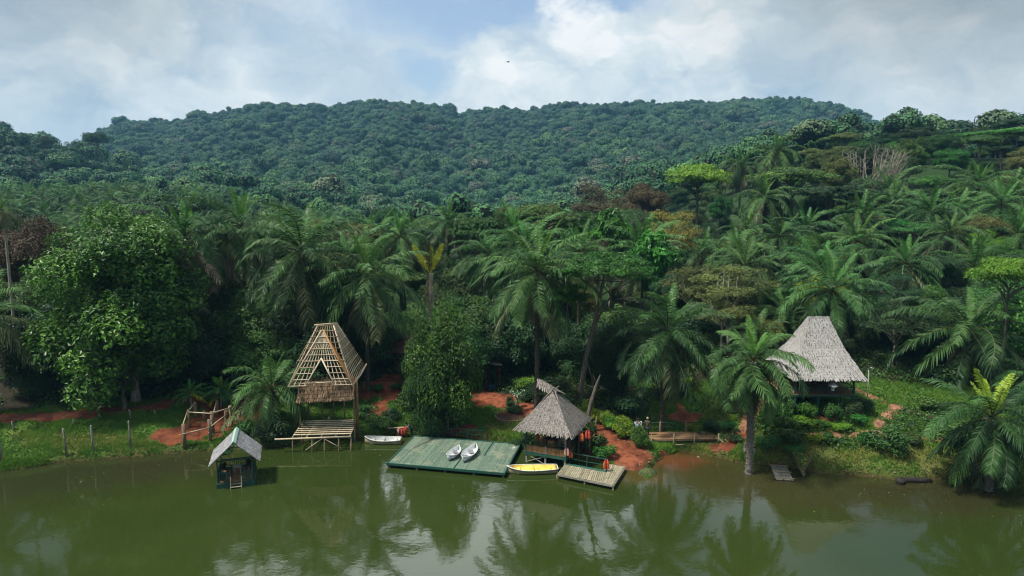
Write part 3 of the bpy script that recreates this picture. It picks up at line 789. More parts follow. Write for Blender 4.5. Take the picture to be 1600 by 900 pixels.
palm('grey-fronded oil palm reaching in from the left edge above the path', -35, 500, D=58, L=1.12, crown=PALM_GREY, rot=0.5)
palm('tall slim palm with yellow flowers at the top left edge of the forest', 3, 330, D=66, L=.42, crown=PALM_GREY, trunk=TR_THIN, name='slim_palm')
palm('oil palm half hidden behind the crooked umbrella tree', 905, 395, D=76, L=1.0)
palm('oil palm between the bare white-branched tree and the large thatched hut', 1228, 500, D=74, L=.95)
palm('oil palm crowning the slope behind the white-branched tree', 1150, 395, D=92, L=1.15)
palm('big dark oil palm on the right slope below the bare-branched tree', 1390, 300, D=130, L=1.35)
palm('upright oil palm on the right slope near the right edge of the forest', 1530, 290, D=112, L=1.35, crown=PALMS[1])
palm('oil palm with bright heart in the middle of the right slope', 1455, 335, D=104, L=1.35, crown=PALMS[3])
palm('oil palm with glossy green fronds at the right edge above the bright-leaved tree', 1590, 370, D=92, L=1.2)
palm('oil palm with pale young fronds right of the palm with a bright upright heart', 1522, 420, D=82, L=1.1, crown=PALMS[0])
palm('small bright oil palm poking above the right hilltop forest beside the mountain', 1215, 238, D=150, L=1.35, crown=PALMS[1], mats={0: 'mid'})
palm('bright oil palm on the hilltop edge right of the yellow-green spreading tree', 1158, 262, D=140, L=1.3, crown=PALMS[3])
palm('dark oil palm in the hollow beside the bright-leaved tree on the middle slope', 1260, 360, D=105, L=1.2)
palm('oil palm in front of the dense dark slope above the thatched hut', 1340, 380, D=92, L=1.1)
palm('dark oil palm on the slope between the white-branched tree and the mountain', 1195, 310, D=120, L=1.25)
palm('half hidden oil palm behind the tall palm above the gazebo', 765, 400, D=84, L=1.0)
palm('pale-topped oil palm rising over the forest edge above the green raft', 700, 352, D=100, L=1.1)
palm('oil palm behind the yellow-topped dying palm', 625, 372, D=88, L=1.1)
palm('oil palm rising above the forest edge left of the tall raft palm', 800, 362, D=98, L=1.1)
palm('bright-hearted oil palm low on the slope left of the thatched hut ridge', 1185, 525, D=66, L=.75, crown=PALM_SMALL)

# ---- the dying palm with yellow fronds
def dying_palm():
    D = 70; c = atd(672, 428, D); b = Vector((c.x, D, gz(c.x, D)))
    o = thing('dying_palm', 'dying palm with a few bright yellow fronds and dry stalks in the dark forest gap', 'palm tree', b)
    r = np.random.default_rng(5); h = c.z-b.z
    def fr(name, az, e0, L, dr, m, **k):
        P, V, T = frond(r, az, e0, L, dr, **k)
        W = .04
        S = unit(np.cross(np.gradient(P, axis=0), [0, 0, 1.0])+1e-9)*W; U = np.array([0, 0, W])
        Q = np.concatenate([np.stack([(P-S)[:-1], (P+S)[:-1], (P+S)[1:], (P-S)[1:]], 1), np.stack([(P-U)[:-1], (P+U)[:-1], (P+U)[1:], (P-U)[1:]], 1)])
        A = np.concatenate([V, Q]).reshape(-1, 3)
        link(name, mesh_np(name, A, np.arange(len(A)).reshape(-1, 4), [M[m]], tone=np.concatenate([T, np.full(len(Q), .5)])), o, (0, 0, h))
    for sgn, tilt, ln, mt in ((-1, .46, 3.6, 'palmyel'), (1, .42, 3.7, 'palmyel'), (-1, .20, 3.1, 'palmyel'), (1, .68, 3.3, 'palmd'), (-1, .72, 3.4, 'palmd'), (1, .08, 3.6, 'palmd')):
        fr('yellow_frond' if mt == 'palmyel' else 'dry_frond', -math.pi/2, 1.36, ln, .25, mt, nl=40, lw=.05, ll=.15, hang=.25)
        k = o.children[-1]; k.rotation_euler = (0, sgn*tilt, 0)
    fr('dry_frond', math.pi*1.05, .85, 4.6, .15, 'palmd', nl=30, ll=.08)
    fr('dry_frond', -.1, .80, 5.0, .2, 'palmd', nl=30, ll=.07)
    for k, (az, e0, L) in enumerate([(math.pi, -1.15, 4.6), (2.6, -1.3, 5.0), (-.4, -1.2, 4.6), (.2, -1.05, 4.0), (4.5, -1.35, 4.8), (5.2, -1.25, 4.4), (3.7, -1.2, 3.6)]):
        fr('dry_frond', az, e0, L, .25, 'palmd', nl=26, ll=.05, hang=.8)
    t_ = link('trunk', TR_THIN, o, (0, 0, -.3)); t_.scale = (1.2, 1.2, (h+.3)/10)
    TREES.append((b.x, b.y))
dying_palm()

for px, py, bs, l, g in [(297, 603, (300, 640), 'small upright fan of green palm leaves left of the red pit', 1.0), (345, 598, (345, 636), 'small yellow-green areca palm behind the timber posts', 1.15), (352, 606, (356, 634), 'small orange-tinted areca palm touching the drooping palm', .95)]:
    palm(l, px, py+14, base=bs, L=g, crown=ARECA, trunk=TR_THIN, tr=.5, name='areca_palm', cat='small palm', rot=px*.3, mats={1: 'bright'} if px == 297 else None)

# ---- broadleaf trees one can tell apart
T_ = treep
T_('big leafy tree with bright green top left of the palms, branches showing through', 'round0', 188, 312, 62, 250, 'lush', bark='barkp')
T_('lower bright lobe of foliage in front of the big leafy tree', 'mass1', 175, 405, 60, 225, 'lush')
T_('dense dark green leafy tree standing over the red path left of the gazebo', 'mass0', 697, 466, 57.5, 118, 'lush', bark='barkp')
T_('small leafy tree leaning against the dense dark tree beside the green raft', 'mass2', 664, 545, 56.5, 74, 'mid')
T_('round leafy tree just left of the dense dark tree', 'mass1', 668, 478, 60, 84, 'mid')
T_('dark upright leafy tree between the crooked trunk and the footbridge palm', 'mass2', 966, 488, 62, 82, 'deep')
T_('tree with glossy bright green rosettes above the crooked umbrella tree', 'bigleaf0', 1022, 350, 86, 80, 'bright')
T_('tree with glossy bright green rosettes further back beside the yellowing tree', 'bigleaf1', 955, 318, 98, 75, 'bright')
T_('yellowing tree beside the glossy rosette trees', 'airy1', 1052, 318, 100, 95, 'yellow')
T_('spreading yellow-green tree at the left foot of the right hill', 'umbrella0', 1092, 258, 135, 110, 'limey')
T_('airy olive tree with pale bare branches in the middle of the slope', 'airy0', 1145, 400, 74, 150, 'olive')
T_('thin olive tree beside the pale bare-branched one', 'airy1', 1085, 405, 76, 110, 'olive')
T_('dark round tree standing up on the right hilltop skyline', 'round1', 1442, 196, 190, 85, 'deep')
T_('smaller dark tree left of the round one on the right hilltop skyline', 'round2', 1385, 206, 185, 50, 'deep')
T_('bright flat-topped tree on the skyline at the right edge', 'umbrella1', 1568, 200, 160, 110, 'bright')
T_('pale thin flat tree on the skyline left of the bright flat-topped one', 'airy1', 1505, 212, 175, 95, 'mid')
T_('bright lime layered tree at the right edge below the palms', 'umbrella1', 1582, 400, 58, 120, 'limey')
T_('dark leafy tree with lime tips under the bright lime layered one at the right edge', 'mass1', 1588, 432, 66, 120, 'lush')
T_('lone flat-topped tree on the distant skyline at the far left saddle', 'umbrella0', 68, 213, 430, 30, 'deep')
T_('dark forked tree on the distant skyline right of the far left saddle', 'airy0', 110, 211, 440, 36, 'deep')
T_('tallest flat tree on the distant skyline left of the mountain shoulder', 'umbrella2', 150, 205, 450, 46, 'deep')
T_('thin pale tree on the distant skyline of the mountain shoulder', 'airy1', 192, 199, 460, 20, 'mid')
T_('dark brown-leaved tree at the left edge behind the slim palm', 'round3', 45, 332, 78, 130, 'brown')
T_('dark low tree with a thin pale trunk above the left path', 'mass2', 50, 492, 62, 110, 'deep')
T_('flat dark green canopy tree above the raft forest edge', 'umbrella2', 745, 335, 96, 110, 'mid')
T_('flat canopy tree with fine dark leaves behind the tall raft palm', 'umbrella1', 850, 318, 104, 130, 'mid')
T_('reddish brown thicket tree on the forest edge below the mountain', 'airy0', 945, 276, 140, 120, 'brown')
T_('brown-tinged tree left of the spreading yellow-green tree', 'round2', 1010, 280, 135, 80, 'brown')
T_('dry pale brown bush tree above the crooked umbrella tree', 'airy1', 935, 362, 88, 60, 'brown')
T_('flat-topped dark tree in the middle of the right hill', 'umbrella0', 1240, 262, 128, 150, 'mid')
T_('wide flat-topped tree beneath the bare-branched tree', 'umbrella2', 1300, 288, 118, 140, 'deep')
T_('flat dark layered tree below the palms on the left plantation edge', 'umbrella1', 265, 302, 118, 150, 'deep')

def bare_tree(label, px, py, D, w, h, seed, mat_='barkp', n=24):
    c = atd(px, py, D); r = random.Random(seed); mb = MB(); zg = gz(c.x, D)
    H = c.z-zg; hh = h/FPX*D; ww = w/FPX*D/2
    o = thing('bare_tree', label, 'tree', (c.x, D, zg))
    mb.tube([(0, 0, -.3), (.1, 0, (H-hh)*.5), (0, .1, H-hh*.9)], [.16, .12, .1], 7)
    b = MB()
    for k in range(n):
        a = r.uniform(0, 6.28); q = r.uniform(.3, 1)*ww; s0 = Vector((0, .1, H-hh*r.uniform(.75, 1.0)))
        e = Vector((math.cos(a)*q, math.sin(a)*q, H-hh*.5*(q/ww)**2*r.random()))
        m1 = s0.lerp(e, .5)+Vector((math.cos(a)*.2*ww, math.sin(a)*.2*ww, r.uniform(-.2, .1)*hh))
        b.tube([s0, m1, e], [.07, .05, .015], 4)
        for j in range(3):
            f = m1.lerp(e, r.random()); g = f+Vector((r.uniform(-1, 1), r.uniform(-1, 1), r.uniform(.2, 1)))*ww*.3
            b.tube([f, f.lerp(g, .5)+Vector((0, 0, .05)), g], [.035, .025, .01], 4)
    mb.build('trunk', M[mat_], o, True); b.build('branches', M[mat_], o, True)
bare_tree('leafless pale-twigged tree on the right hill skyline slope', 1362, 232, 138, 110, 70, 4, n=46)
bare_tree('pale forked dead tree standing in the olive tree of the middle slope', 1140, 425, 71, 60, 95, 9, n=9)

# crooked umbrella tree behind the gazebo: leaning trunk, fork, flat layered crown
def crooked_tree():
    b = on(905, 650); o = thing('umbrella_tree', 'crooked leaning tree with a flat feathery crown behind the gazebo', 'tree', b)
    D = b.y
    def rel(px, py, dd=0): return atd(px, py, D+dd)-b
    mb = MB()
    mb.tube([Vector((0, 0, -.3)), rel(908, 608), rel(915, 560), rel(928, 510), rel(938, 462), rel(945, 425)], [.30, .25, .22, .19, .15, .09], 9, wob=.08)
    mb.tube([rel(930, 505), rel(950, 470), rel(972, 440)], [.12, .09, .05], 6)
    mb.tube([rel(915, 560), rel(925, 590, .5), rel(932, 640, .6)], [.08, .09, .11], 6)
    rr = random.Random(3)
    for k in range(12):
        s = rel(*rr.choice([(945, 425), (938, 462), (955, 462), (972, 440)])); e = rel(rr.uniform(880, 1005), rr.uniform(412, 440), rr.uniform(-3.5, 3.5))
        m = s.lerp(e, .5)+Vector((0, 0, rr.uniform(-.3, .3))); mb.tube([s, m, e], [.07, .045, .015], 5)
    for k in range(7):
        s = rel(960, 468); e = rel(rr.uniform(985, 1030), rr.uniform(455, 525), rr.uniform(-1, 1)); mb.tube([s, s.lerp(e, .5)+Vector((0, 0, .35)), e], [.05, .03, .012], 4)
    mb.build('trunk', M['barkg'], o, True)
    r = np.random.default_rng(8); cl = []; 
    for k in range(60):
        px = r.uniform(868, 1010); q = rel(px, 412+((px-940)/70)**2*16+r.normal(0, 7), r.uniform(-4.2, 4.2)); cl.append(q)
    for k in range(14): cl.append(rel(r.uniform(855, 915), r.uniform(448, 468), r.uniform(-2, 2)))
    cl = np.array(cl); V, T = leafy_cloud(r, cl, np.full(len(cl), .95)*r.uniform(.7, 1.2, len(cl)), 330, .20, .45, .28, 1.2)
    link('crown', mesh_np('umbrella_crown', V, np.arange(len(V)).reshape(-1, 4), [M['lush']], tone=T*.7), o)
    TREES.append((b.x, b.y))
crooked_tree()
def dead_trunk():
    b = on(917, 676); o = thing('dead_tree', 'broken leaning dead trunk on the landing right of the gazebo', 'tree', b); D = b.y
    def rel(px, py, dd=0): return atd(px, py, D+dd)-b
    mb = MB(); mb.tube([Vector((0, 0, -.3)), rel(918, 655), rel(924, 628), rel(932, 602), rel(938, 586)], [.27, .19, .16, .13, .06], 8, wob=.14)
    mb.build('trunk', M['barkg'], o)
    for a, c in [((930, 606), (915, 601)), ((928, 612), (942, 606)), ((933, 600), (946, 609)), ((926, 622), (914, 626)), ((932, 598), (926, 584))]: tw = MB(); tw.tube([rel(*a), rel(*c)], [.035, .012], 4); tw.build('twig', M['barkg'], o)
    TREES.append((b.x, b.y))
dead_trunk()

# ---- shrubs and small plants one can tell apart
S_ = shrub
hg = 'clipped yellow-green shrubs along the landing path'
for i, (px, py, w, l) in enumerate([(914, 651, 34, 'yellow-green hedge shrub at the top end of the row, under the street lamp'), (930, 658, 30, 'yellow-green hedge shrub second from the top of the row by the dead trunk'),
        (946, 664, 30, 'yellow-green hedge shrub in the middle of the row by the thin pole'), (958, 672, 34, 'yellow-green hedge shrub near the low end of the row'), (975, 682, 40, 'largest yellow-green hedge shrub at the low end of the row')]):
    S_(l, px, py, w, f'clipped{i % 2}', 'limey', 1.05, 'hedge_shrub', 'shrub', hg)
S_('rounded green shrub on a thin stem at the left end of the footbridge', 1000, 697, 34, 'clipped0', 'lush', 1.25, 'clipped_shrub')
S_('flat-topped yellow clipped shrub behind the footbridge', 1084, 676, 24, 'clipped1', 'limey', 1.1, 'clipped_shrub')
S_('dark green clipped shrub behind the footbridge beside the yellow one', 1110, 678, 30, 'clipped0', 'deep', 1.1, 'clipped_shrub')
S_('yellow-green bush at the forest edge behind the gazebo', 824, 612, 34, 'shrub1', 'limey', 1.2)
S_('dark green bush below the yellow-green bush behind the gazebo', 832, 625, 40, 'shrub0', 'deep', 1)
S_('green bush on the red earth right of the bamboo frame house', 590, 611, 20, 'shrub0', 'lush')
S_('low green bush on the red earth left of the dense dark tree', 619, 609, 18, 'shrub1', 'lush')
S_('leafy bush in front of the dense dark tree beside the raft', 652, 640, 56, 'shrub0', 'mid', 1.2)
S_('green bush in front of the dense dark tree facing the raft', 690, 652, 46, 'shrub2', 'mid', 1.1)
S_('low dark green mound in the round planting bed near the gazebo', 806, 646, 24, 'clipped1', 'deep', .9)
S_('dark maroon-edged plants in the round planting bed near the gazebo', 799, 644, 18, 'shrub1', 'lush', .8)
S_('clipped dark ball bush beside the gazebo front post', 806, 700, 22, 'clipped0', 'deep', 1.2)
S_('small dark ball bush at the far corner of the raft', 822, 690, 20, 'clipped1', 'deep', 1.2)
S_('green shrub behind the jetty railing next to the life jackets', 925, 705, 56, 'shrub2', 'mid', 1.2)
S_('leafy shrub touching the wooden jetty planks', 942, 716, 40, 'shrub1', 'lush', .9)
S_('scraggy shrub on the landing in front of the dead trunk', 908, 690, 44, 'shrub0', 'mid', 1.3)
S_('grassy clump at the water tip of the red landing', 1012, 742, 26, 'shrub0', 'mid', .6)
S_('yellow-tipped plant at the foot of the large palm in the water', 1528, 772, 18, 'shrub1', 'limey', 1.1)
S_('green plant at the foot of the large palm in the water', 1556, 770, 16, 'shrub0', 'bright', 1.0)
S_('white-flowered shrub by the round planting bed', 798, 636, 16, 'shrub2', 'mid', 1.6)
for i, (px, py, w, lf, hs, l) in enumerate([
    (1205, 672, 56, 'lush', 1.1, 'lush green bush between the water palm and the hut'), (1232, 690, 64, 'lush', .9, 'sprawling bright green bush above the bamboo raft'),
    (1198, 702, 40, 'mid', 1.0, 'green bush right of the water palm trunk'), (1258, 664, 44, 'limey', .55, 'low yellow-green hedge in front of the hut post'),
    (1225, 652, 40, 'lush', .9, 'bright green bush left of the hut post'), (1285, 668, 26, 'lush', .8, 'small green plant in front of the hut'),
    (1312, 672, 28, 'limey', .7, 'yellow-green plant in front of the right hut post'), (1298, 690, 30, 'mid', .7, 'green plant on the path edge below the hut'),
    (1275, 690, 26, 'limey', .9, 'spiky yellow-green plant on the path edge below the hut'), (1342, 662, 30, 'lush', .9, 'green plant beside the path fork'),
    (1350, 640, 34, 'deep', 1.0, 'dark bush with yellow flowers at the right end of the hut'), (1385, 705, 66, 'mid', .9, 'wide green bush with a white dead branch on the lawn'),
    (1420, 690, 40, 'mid', .6, 'low green bush by the right path'), (1355, 692, 34, 'lush', .7, 'fresh green bush at the left end of the right lawn path'),
    (1135, 668, 34, 'lush', .6, 'green leafy plants left of the small path'), (1145, 655, 22, 'limey', .6, 'light green leafy plants beside the small path'),
    (1264, 657, 30, 'lush', 1.6, 'taller green bush between the left stilts of the hut'), (1299, 656, 30, 'mid', 1.5, 'green bush in front of the middle stilts of the hut'), (1330, 655, 28, 'deep', 1.7, 'dark green bush at the right stilt of the hut'), (1236, 650, 30, 'mid', 1.7, 'green bush around the left corner stilt of the hut'),
    (1150, 690, 26, 'deep', .7, 'dark bush at the right end of the footbridge'), (1240, 708, 36, 'mid', .7, 'weedy bush above the old grassy boat'),
    (1455, 640, 50, 'mid', .7, 'dark green bush above the right lawn'), (1470, 600, 60, 'deep', .9, 'dark bush under the low broad palm'),
    (1500, 690, 60, 'mid', .8, 'bush behind the large palm in the water'), (1590, 700, 60, 'mid', .9, 'bush at the right edge behind the large palm'),
    (1050, 620, 50, 'deep', .8, 'dark bush behind the footbridge palm'), (1075, 600, 34, 'limey', .5, 'yellow-green hedge in the shade behind the footbridge palm'),
    (1012, 606, 28, 'limey', .5, 'yellow-green hedge in the shade left of the footbridge palm'), (985, 650, 60, 'deep', .9, 'dark bush behind the yellow-green hedge row'),
    (870, 610, 40, 'deep', .9, 'dark bush behind the gazebo roof'), (350, 706, 34, 'mid', .5, 'weeds at the waterline below the timber posts'),
    (425, 690, 60, 'deep', .9, 'dark bush overhanging the water under the short palm'), (390, 680, 44, 'mid', .9, 'dark green bush left of the bamboo frame house'),
    (595, 670, 44, 'mid', .7, 'green bush on the bank above the white rowboat'), (575, 655, 40, 'mid', .8, 'green bush beside the right post of the bamboo frame house'),
    (612, 655, 30, 'deep', .9, 'dark bush on the bank behind the paddles'), (705, 668, 18, 'mid', .6, 'small plant with white flowers on the bank behind the raft'),
    (756, 672, 14, 'bright', .6, 'small pale plant on the dry grass behind the raft'), (1180, 610, 40, 'mid', .8, 'green bush on the slope behind the water palm')]):
    S_(l, px, py, w, None, lf, hs)

# ---- the forest behind: fillers placed where no trunk stands yet
def free(x, y, r): return all((x-a)**2+(y-b)**2 > r*r for a, b in TREES)
def place_many(n, xr, yr, gap, fn, seed, cond=None):
    r = random.Random(seed); k = 0; tries = 0
    while k < n and tries < n*60:
        tries += 1
        y = r.uniform(*yr); x = r.uniform(*xr)*y if isinstance(xr, tuple) and abs(xr[0]) < 3 else r.uniform(*xr)
        if cond and not cond(x, y): continue
        if not free(x, y, gap): continue
        fn(x, y, r); k += 1
LANDMARK = [(185, 'the big bright leafy tree'), (290, 'the browning oil palm'), (380, 'the dark arching palm'), (470, 'the broad bamboo-frame palm'), (575, 'the bare-trunk palm'), (672, 'the dying yellow palm'),
            (760, 'the half hidden raft palm'), (840, 'the tall raft palm'), (930, 'the crooked umbrella tree'), (1022, 'the glossy rosette tree'), (1092, 'the yellow-green spreading tree'), (1145, 'the pale bare-branched tree'),
            (1215, 'the small hilltop palm'), (1290, 'the hut ridge palm'), (1362, 'the leafless twiggy tree'), (1442, 'the dark skyline tree'), (1530, 'the upright right-hand palm'), (1568, 'the bright flat-topped tree'), (30, 'the slim flowering palm')]
KW = {'deep': 'dark green', 'mid': 'mid green', 'lush': 'bright green', 'olive': 'olive green', 'brown': 'brownish', 'yellow': 'yellowish', 'limey': 'yellow-green', 'bright': 'vivid green'}
KK = {'round': 'round-crowned tree', 'umbrella': 'flat-topped tree', 'tall': 'tall narrow tree', 'airy': 'thin-leaved tree', 'mass': 'bushy tree', 'bigleaf': 'large-leaved tree'}
def where(x, y):
    px = 800+x/y*FPX*1.0
    lm = min(LANDMARK, key=lambda q: abs(q[0]-px)); side = 'left of' if px < lm[0]-8 else ('right of' if px > lm[0]+8 else 'straight behind')
    dist = 'close behind the bank' if y < 82 else ('in the middle rows' if y < 110 else ('well back' if y < 150 else 'far back'))
    return f'{dist} {side} {lm[1]}'
def filler(kinds, leaves, smin, smax, zs=(.85, 1.2)):
    def f(x, y, r):
        k = r.choice(kinds); lf = r.choice(leaves); kd = f'{k}{r.randrange({"round":4,"umbrella":3,"tall":3,"airy":2,"mass":3,"bigleaf":2}[k])}'
        w = where(x, y)
        tree(f'{KW[lf]} {KK[k]} {w}', kd, x, y, r.uniform(smin, smax), lf, group=f'forest trees {w}', zs=r.uniform(*zs))
    return f
def palm_filler(crowns, hr, Lr, nm='oil_palm'):
    def f(x, y, r):
        zg = gz(x, y); h = r.uniform(*hr); w = where(x, y)
        o = thing(nm, f'oil palm {w}', 'palm tree', (x, y, zg), 0, f'oil palms {w}')
        L = r.uniform(*Lr); link('crown', r.choice(crowns), o, (0, 0, h), (0, 0, r.uniform(0, 6.28)), (L, L, L))
        t_ = link('trunk', r.choice(TR_PALM[:2]), o, (0, 0, -.3)); t_.scale = (1, 1, (h+.3)/10); TREES.append((x, y))
    return f
# dark wall of growth behind the path on the left and centre
place_many(22, (-46, -16), (63, 72), 3.4, filler(['mass', 'mass'], ['deep', 'deep', 'mid'], .7, 1.0, (.8, 1.2)), 1)
place_many(18, (-16, 16), (66, 76), 3.4, filler(['mass', 'mass'], ['deep', 'deep', 'mid'], .65, .95, (.8, 1.15)), 2)
place_many(10, (12, 30), (64, 76), 4.0, filler(['mass', 'airy'], ['deep', 'mid', 'olive'], .6, .9, (.7, .9)), 22, lambda x, y: not (20 < x < 34 and y < 68))
place_many(10, (30, 52), (60, 76), 4.0, filler(['mass', 'airy', 'mass'], ['deep', 'deep', 'mid'], .6, .9, (.7, .9)), 23, lambda x, y: y > 63+(x-30)*.1)
place_many(38, (-.82, .16), (72, 100), 5.0, filler(['round', 'tall', 'umbrella', 'mass'], ['deep', 'mid', 'mid', 'olive'], .85, 1.15), 3)
place_many(14, (-.82, .2), (72, 104), 5.2, palm_filler(PALMS, (9, 13), (1.1, 1.4)), 4)
place_many(30, (-.35, .2), (100, 165), 6.5, filler(['round', 'umbrella', 'airy', 'tall'], ['mid', 'deep', 'olive', 'lush', 'mid'], .85, 1.2), 5)
# right slope
place_many(17, (.22, .84), (76, 125), 6.5, palm_filler(PALMS, (5, 9), (1.0, 1.3)), 6)
place_many(84, (.2, .86), (76, 130), 4.6, filler(['round', 'umbrella', 'airy', 'mass', 'bigleaf', 'umbrella', 'round'], ['deep', 'mid', 'mid', 'lush', 'olive', 'deep', 'limey', 'deep', 'lush'], .5, .95, (.6, .95)), 7)
place_many(64, (.24, .9), (125, 215), 7.0, filler(['round', 'umbrella', 'airy', 'tall', 'umbrella'], ['deep', 'mid', 'lush', 'olive', 'mid'], .7, 1.1, (.7, 1.0)), 8)
place_many(70, (.14, .9), (84, 215), 3.4, filler(['mass', 'mass', 'round'], ['deep', 'mid', 'lush'], .38, .62, (.8, 1.0)), 12)
# palm plantation on the far left
place_many(150, (-.86, -.22), (112, 270), 7.5, palm_filler(PALM_LITE, (6, 9), (1.0, 1.25), 'plantation_palm'), 9)
place_many(20, (-.86, -.3), (104, 200), 6.0, filler(['umbrella', 'round', 'airy'], ['mid', 'deep', 'olive'], .7, 1.0, (.7, .9)), 10)

# ---- far forest: one mass of crowns on the mountain and valley
def far_crown(i):
    r = np.random.default_rng(900+i); n = [12, 16, 10, 14, 9, 13][i]
    shape = 'umbrella' if i in (2, 4) else 'round'
    cl = crown_clusters(r, n, 4.0, 3.2 if shape == 'round' else 1.6, shape, 8.5)
    rad = r.uniform(1.6, 2.9, n)
    C, Nn, T = [], [], []
    for c, rd in zip(cl, rad):
        k = int(120*(rd/2.2)**2); d = unit(r.normal(size=(k*2, 3))); d = d[d[:, 2] > -.45][:k]; k = len(d)
        lump = 1+.12*np.sin(d[:, :1]*9+c[0])*np.sin(d[:, 1:2]*8+c[1])
        C.append(c+d*rd*lump*np.array([1, 1, .8])); Nn.append(unit(d+r.normal(size=(k, 3))*.22)); T.append(np.clip(r.normal(.4, .2, k)+r.normal(0, .12), 0, 1))
    C = np.concatenate(C); Nn = np.concatenate(Nn); T = np.concatenate(T)
    V = leaf_quads(C, Nn, np.full(len(C), .62), .8, r)
    F = np.arange(len(V)).reshape(-1, 4)
    me = bpy.data.meshes.new(f'far_crown_{i}')
    bm = bmesh.new()
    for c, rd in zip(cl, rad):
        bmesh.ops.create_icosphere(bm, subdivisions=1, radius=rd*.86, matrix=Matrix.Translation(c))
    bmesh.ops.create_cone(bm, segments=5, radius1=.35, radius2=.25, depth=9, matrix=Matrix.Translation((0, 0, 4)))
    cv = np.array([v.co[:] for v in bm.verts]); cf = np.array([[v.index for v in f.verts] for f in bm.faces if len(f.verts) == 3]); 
    bm.verts.index_update(); bm.free()
    tri = np.concatenate([np.array([[a, b, c] for a, b, c, d in F]), np.array([[a, c, d] for a, b, c, d in F])])
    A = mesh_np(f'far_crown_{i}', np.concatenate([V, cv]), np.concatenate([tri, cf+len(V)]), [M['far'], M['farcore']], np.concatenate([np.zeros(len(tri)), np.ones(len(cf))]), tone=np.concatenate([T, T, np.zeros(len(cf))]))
    return bpy.data.objects.new(f'far_crown_{i}', A)
def forest():
    protos = [far_crown(i) for i in range(6)]
    r = np.random.default_rng(77)
    pts = []
    y = 128.0
    while y < 1270:
        st = 10.5+y*.0035
        x0, x1 = -.93*y-20, .95*y+20
        x = np.arange(x0, x1, st); x = x+r.uniform(-.45, .45, len(x))*st; yy = y+r.uniform(-.45, .45, len(x))*st
        pts.append(np.stack([x, yy], 1)); y += st*.92
    P = np.concatenate(pts); x, y = P.T; a = x/y
    keep = ~((a < -.18) & (y < 278) & (y > 100))
    keep &= ~((a > .18) & (y < 214))
    keep &= ~((y < 165) & (a > -.4) & (a < .22))
    x, y = x[keep], y[keep]
    z = ground(x, y)-.4
    V = np.stack([x, y, z], -1)
    me = bpy.data.meshes.new('far_forest'); me.vertices.add(len(V)); me.vertices.foreach_set('co', V.astype(np.float32).ravel())
    n = len(V)
    sc = r.uniform(1.05, 1.9, n)*(.75+.25*ss(y, 250, 600))*(1+.3*(r.random(n) < .08))
    me.attributes.new('scl', 'FLOAT', 'POINT').data.foreach_set('value', sc.astype(np.float32))
    me.attributes.new('rotz', 'FLOAT', 'POINT').data.foreach_set('value', r.uniform(0, 6.28, n).astype(np.float32))
    me.attributes.new('idx', 'INT', 'POINT').data.foreach_set('value', r.integers(0, 6, n).astype(np.int32))
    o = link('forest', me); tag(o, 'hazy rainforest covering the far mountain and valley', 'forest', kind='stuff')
    ng = bpy.data.node_groups.new('forest_scatter', 'GeometryNodeTree')
    ng.interface.new_socket('Geometry', in_out='INPUT', socket_type='NodeSocketGeometry'); ng.interface.new_socket('Geometry', in_out='OUTPUT', socket_type='NodeSocketGeometry')
    N = ng.nodes; Lk = ng.links
    gi = N.new('NodeGroupInput'); go = N.new('NodeGroupOutput'); iop = N.new('GeometryNodeInstanceOnPoints'); jn = N.new('GeometryNodeJoinGeometry')
    for p in protos:
        oi = N.new('GeometryNodeObjectInfo'); oi.inputs['Object'].default_value = p; oi.inputs['As Instance'].default_value = True; Lk.new(oi.outputs['Geometry'], jn.inputs[0])
    def na(nm, ty):
        q = N.new('GeometryNodeInputNamedAttribute'); q.data_type = ty; q.inputs[0].default_value = nm; return q.outputs[0]
    cx = N.new('ShaderNodeCombineXYZ'); Lk.new(na('rotz', 'FLOAT'), cx.inputs[2])
    Lk.new(gi.outputs[0], iop.inputs['Points']); Lk.new(jn.outputs[0], iop.inputs['Instance']); iop.inputs['Pick Instance'].default_value = True
    Lk.new(na('idx', 'INT'), iop.inputs['Instance Index'])
    er = N.new('FunctionNodeEulerToRotation'); Lk.new(cx.outputs[0], er.inputs[0]); Lk.new(er.outputs[0], iop.inputs['Rotation'])
    Lk.new(na('scl', 'FLOAT'), iop.inputs['Scale']); Lk.new(iop.outputs[0], go.inputs[0])
    md = o.modifiers.new('scatter', 'NODES'); md.node_group = ng
    print('forest points', n)
forest()

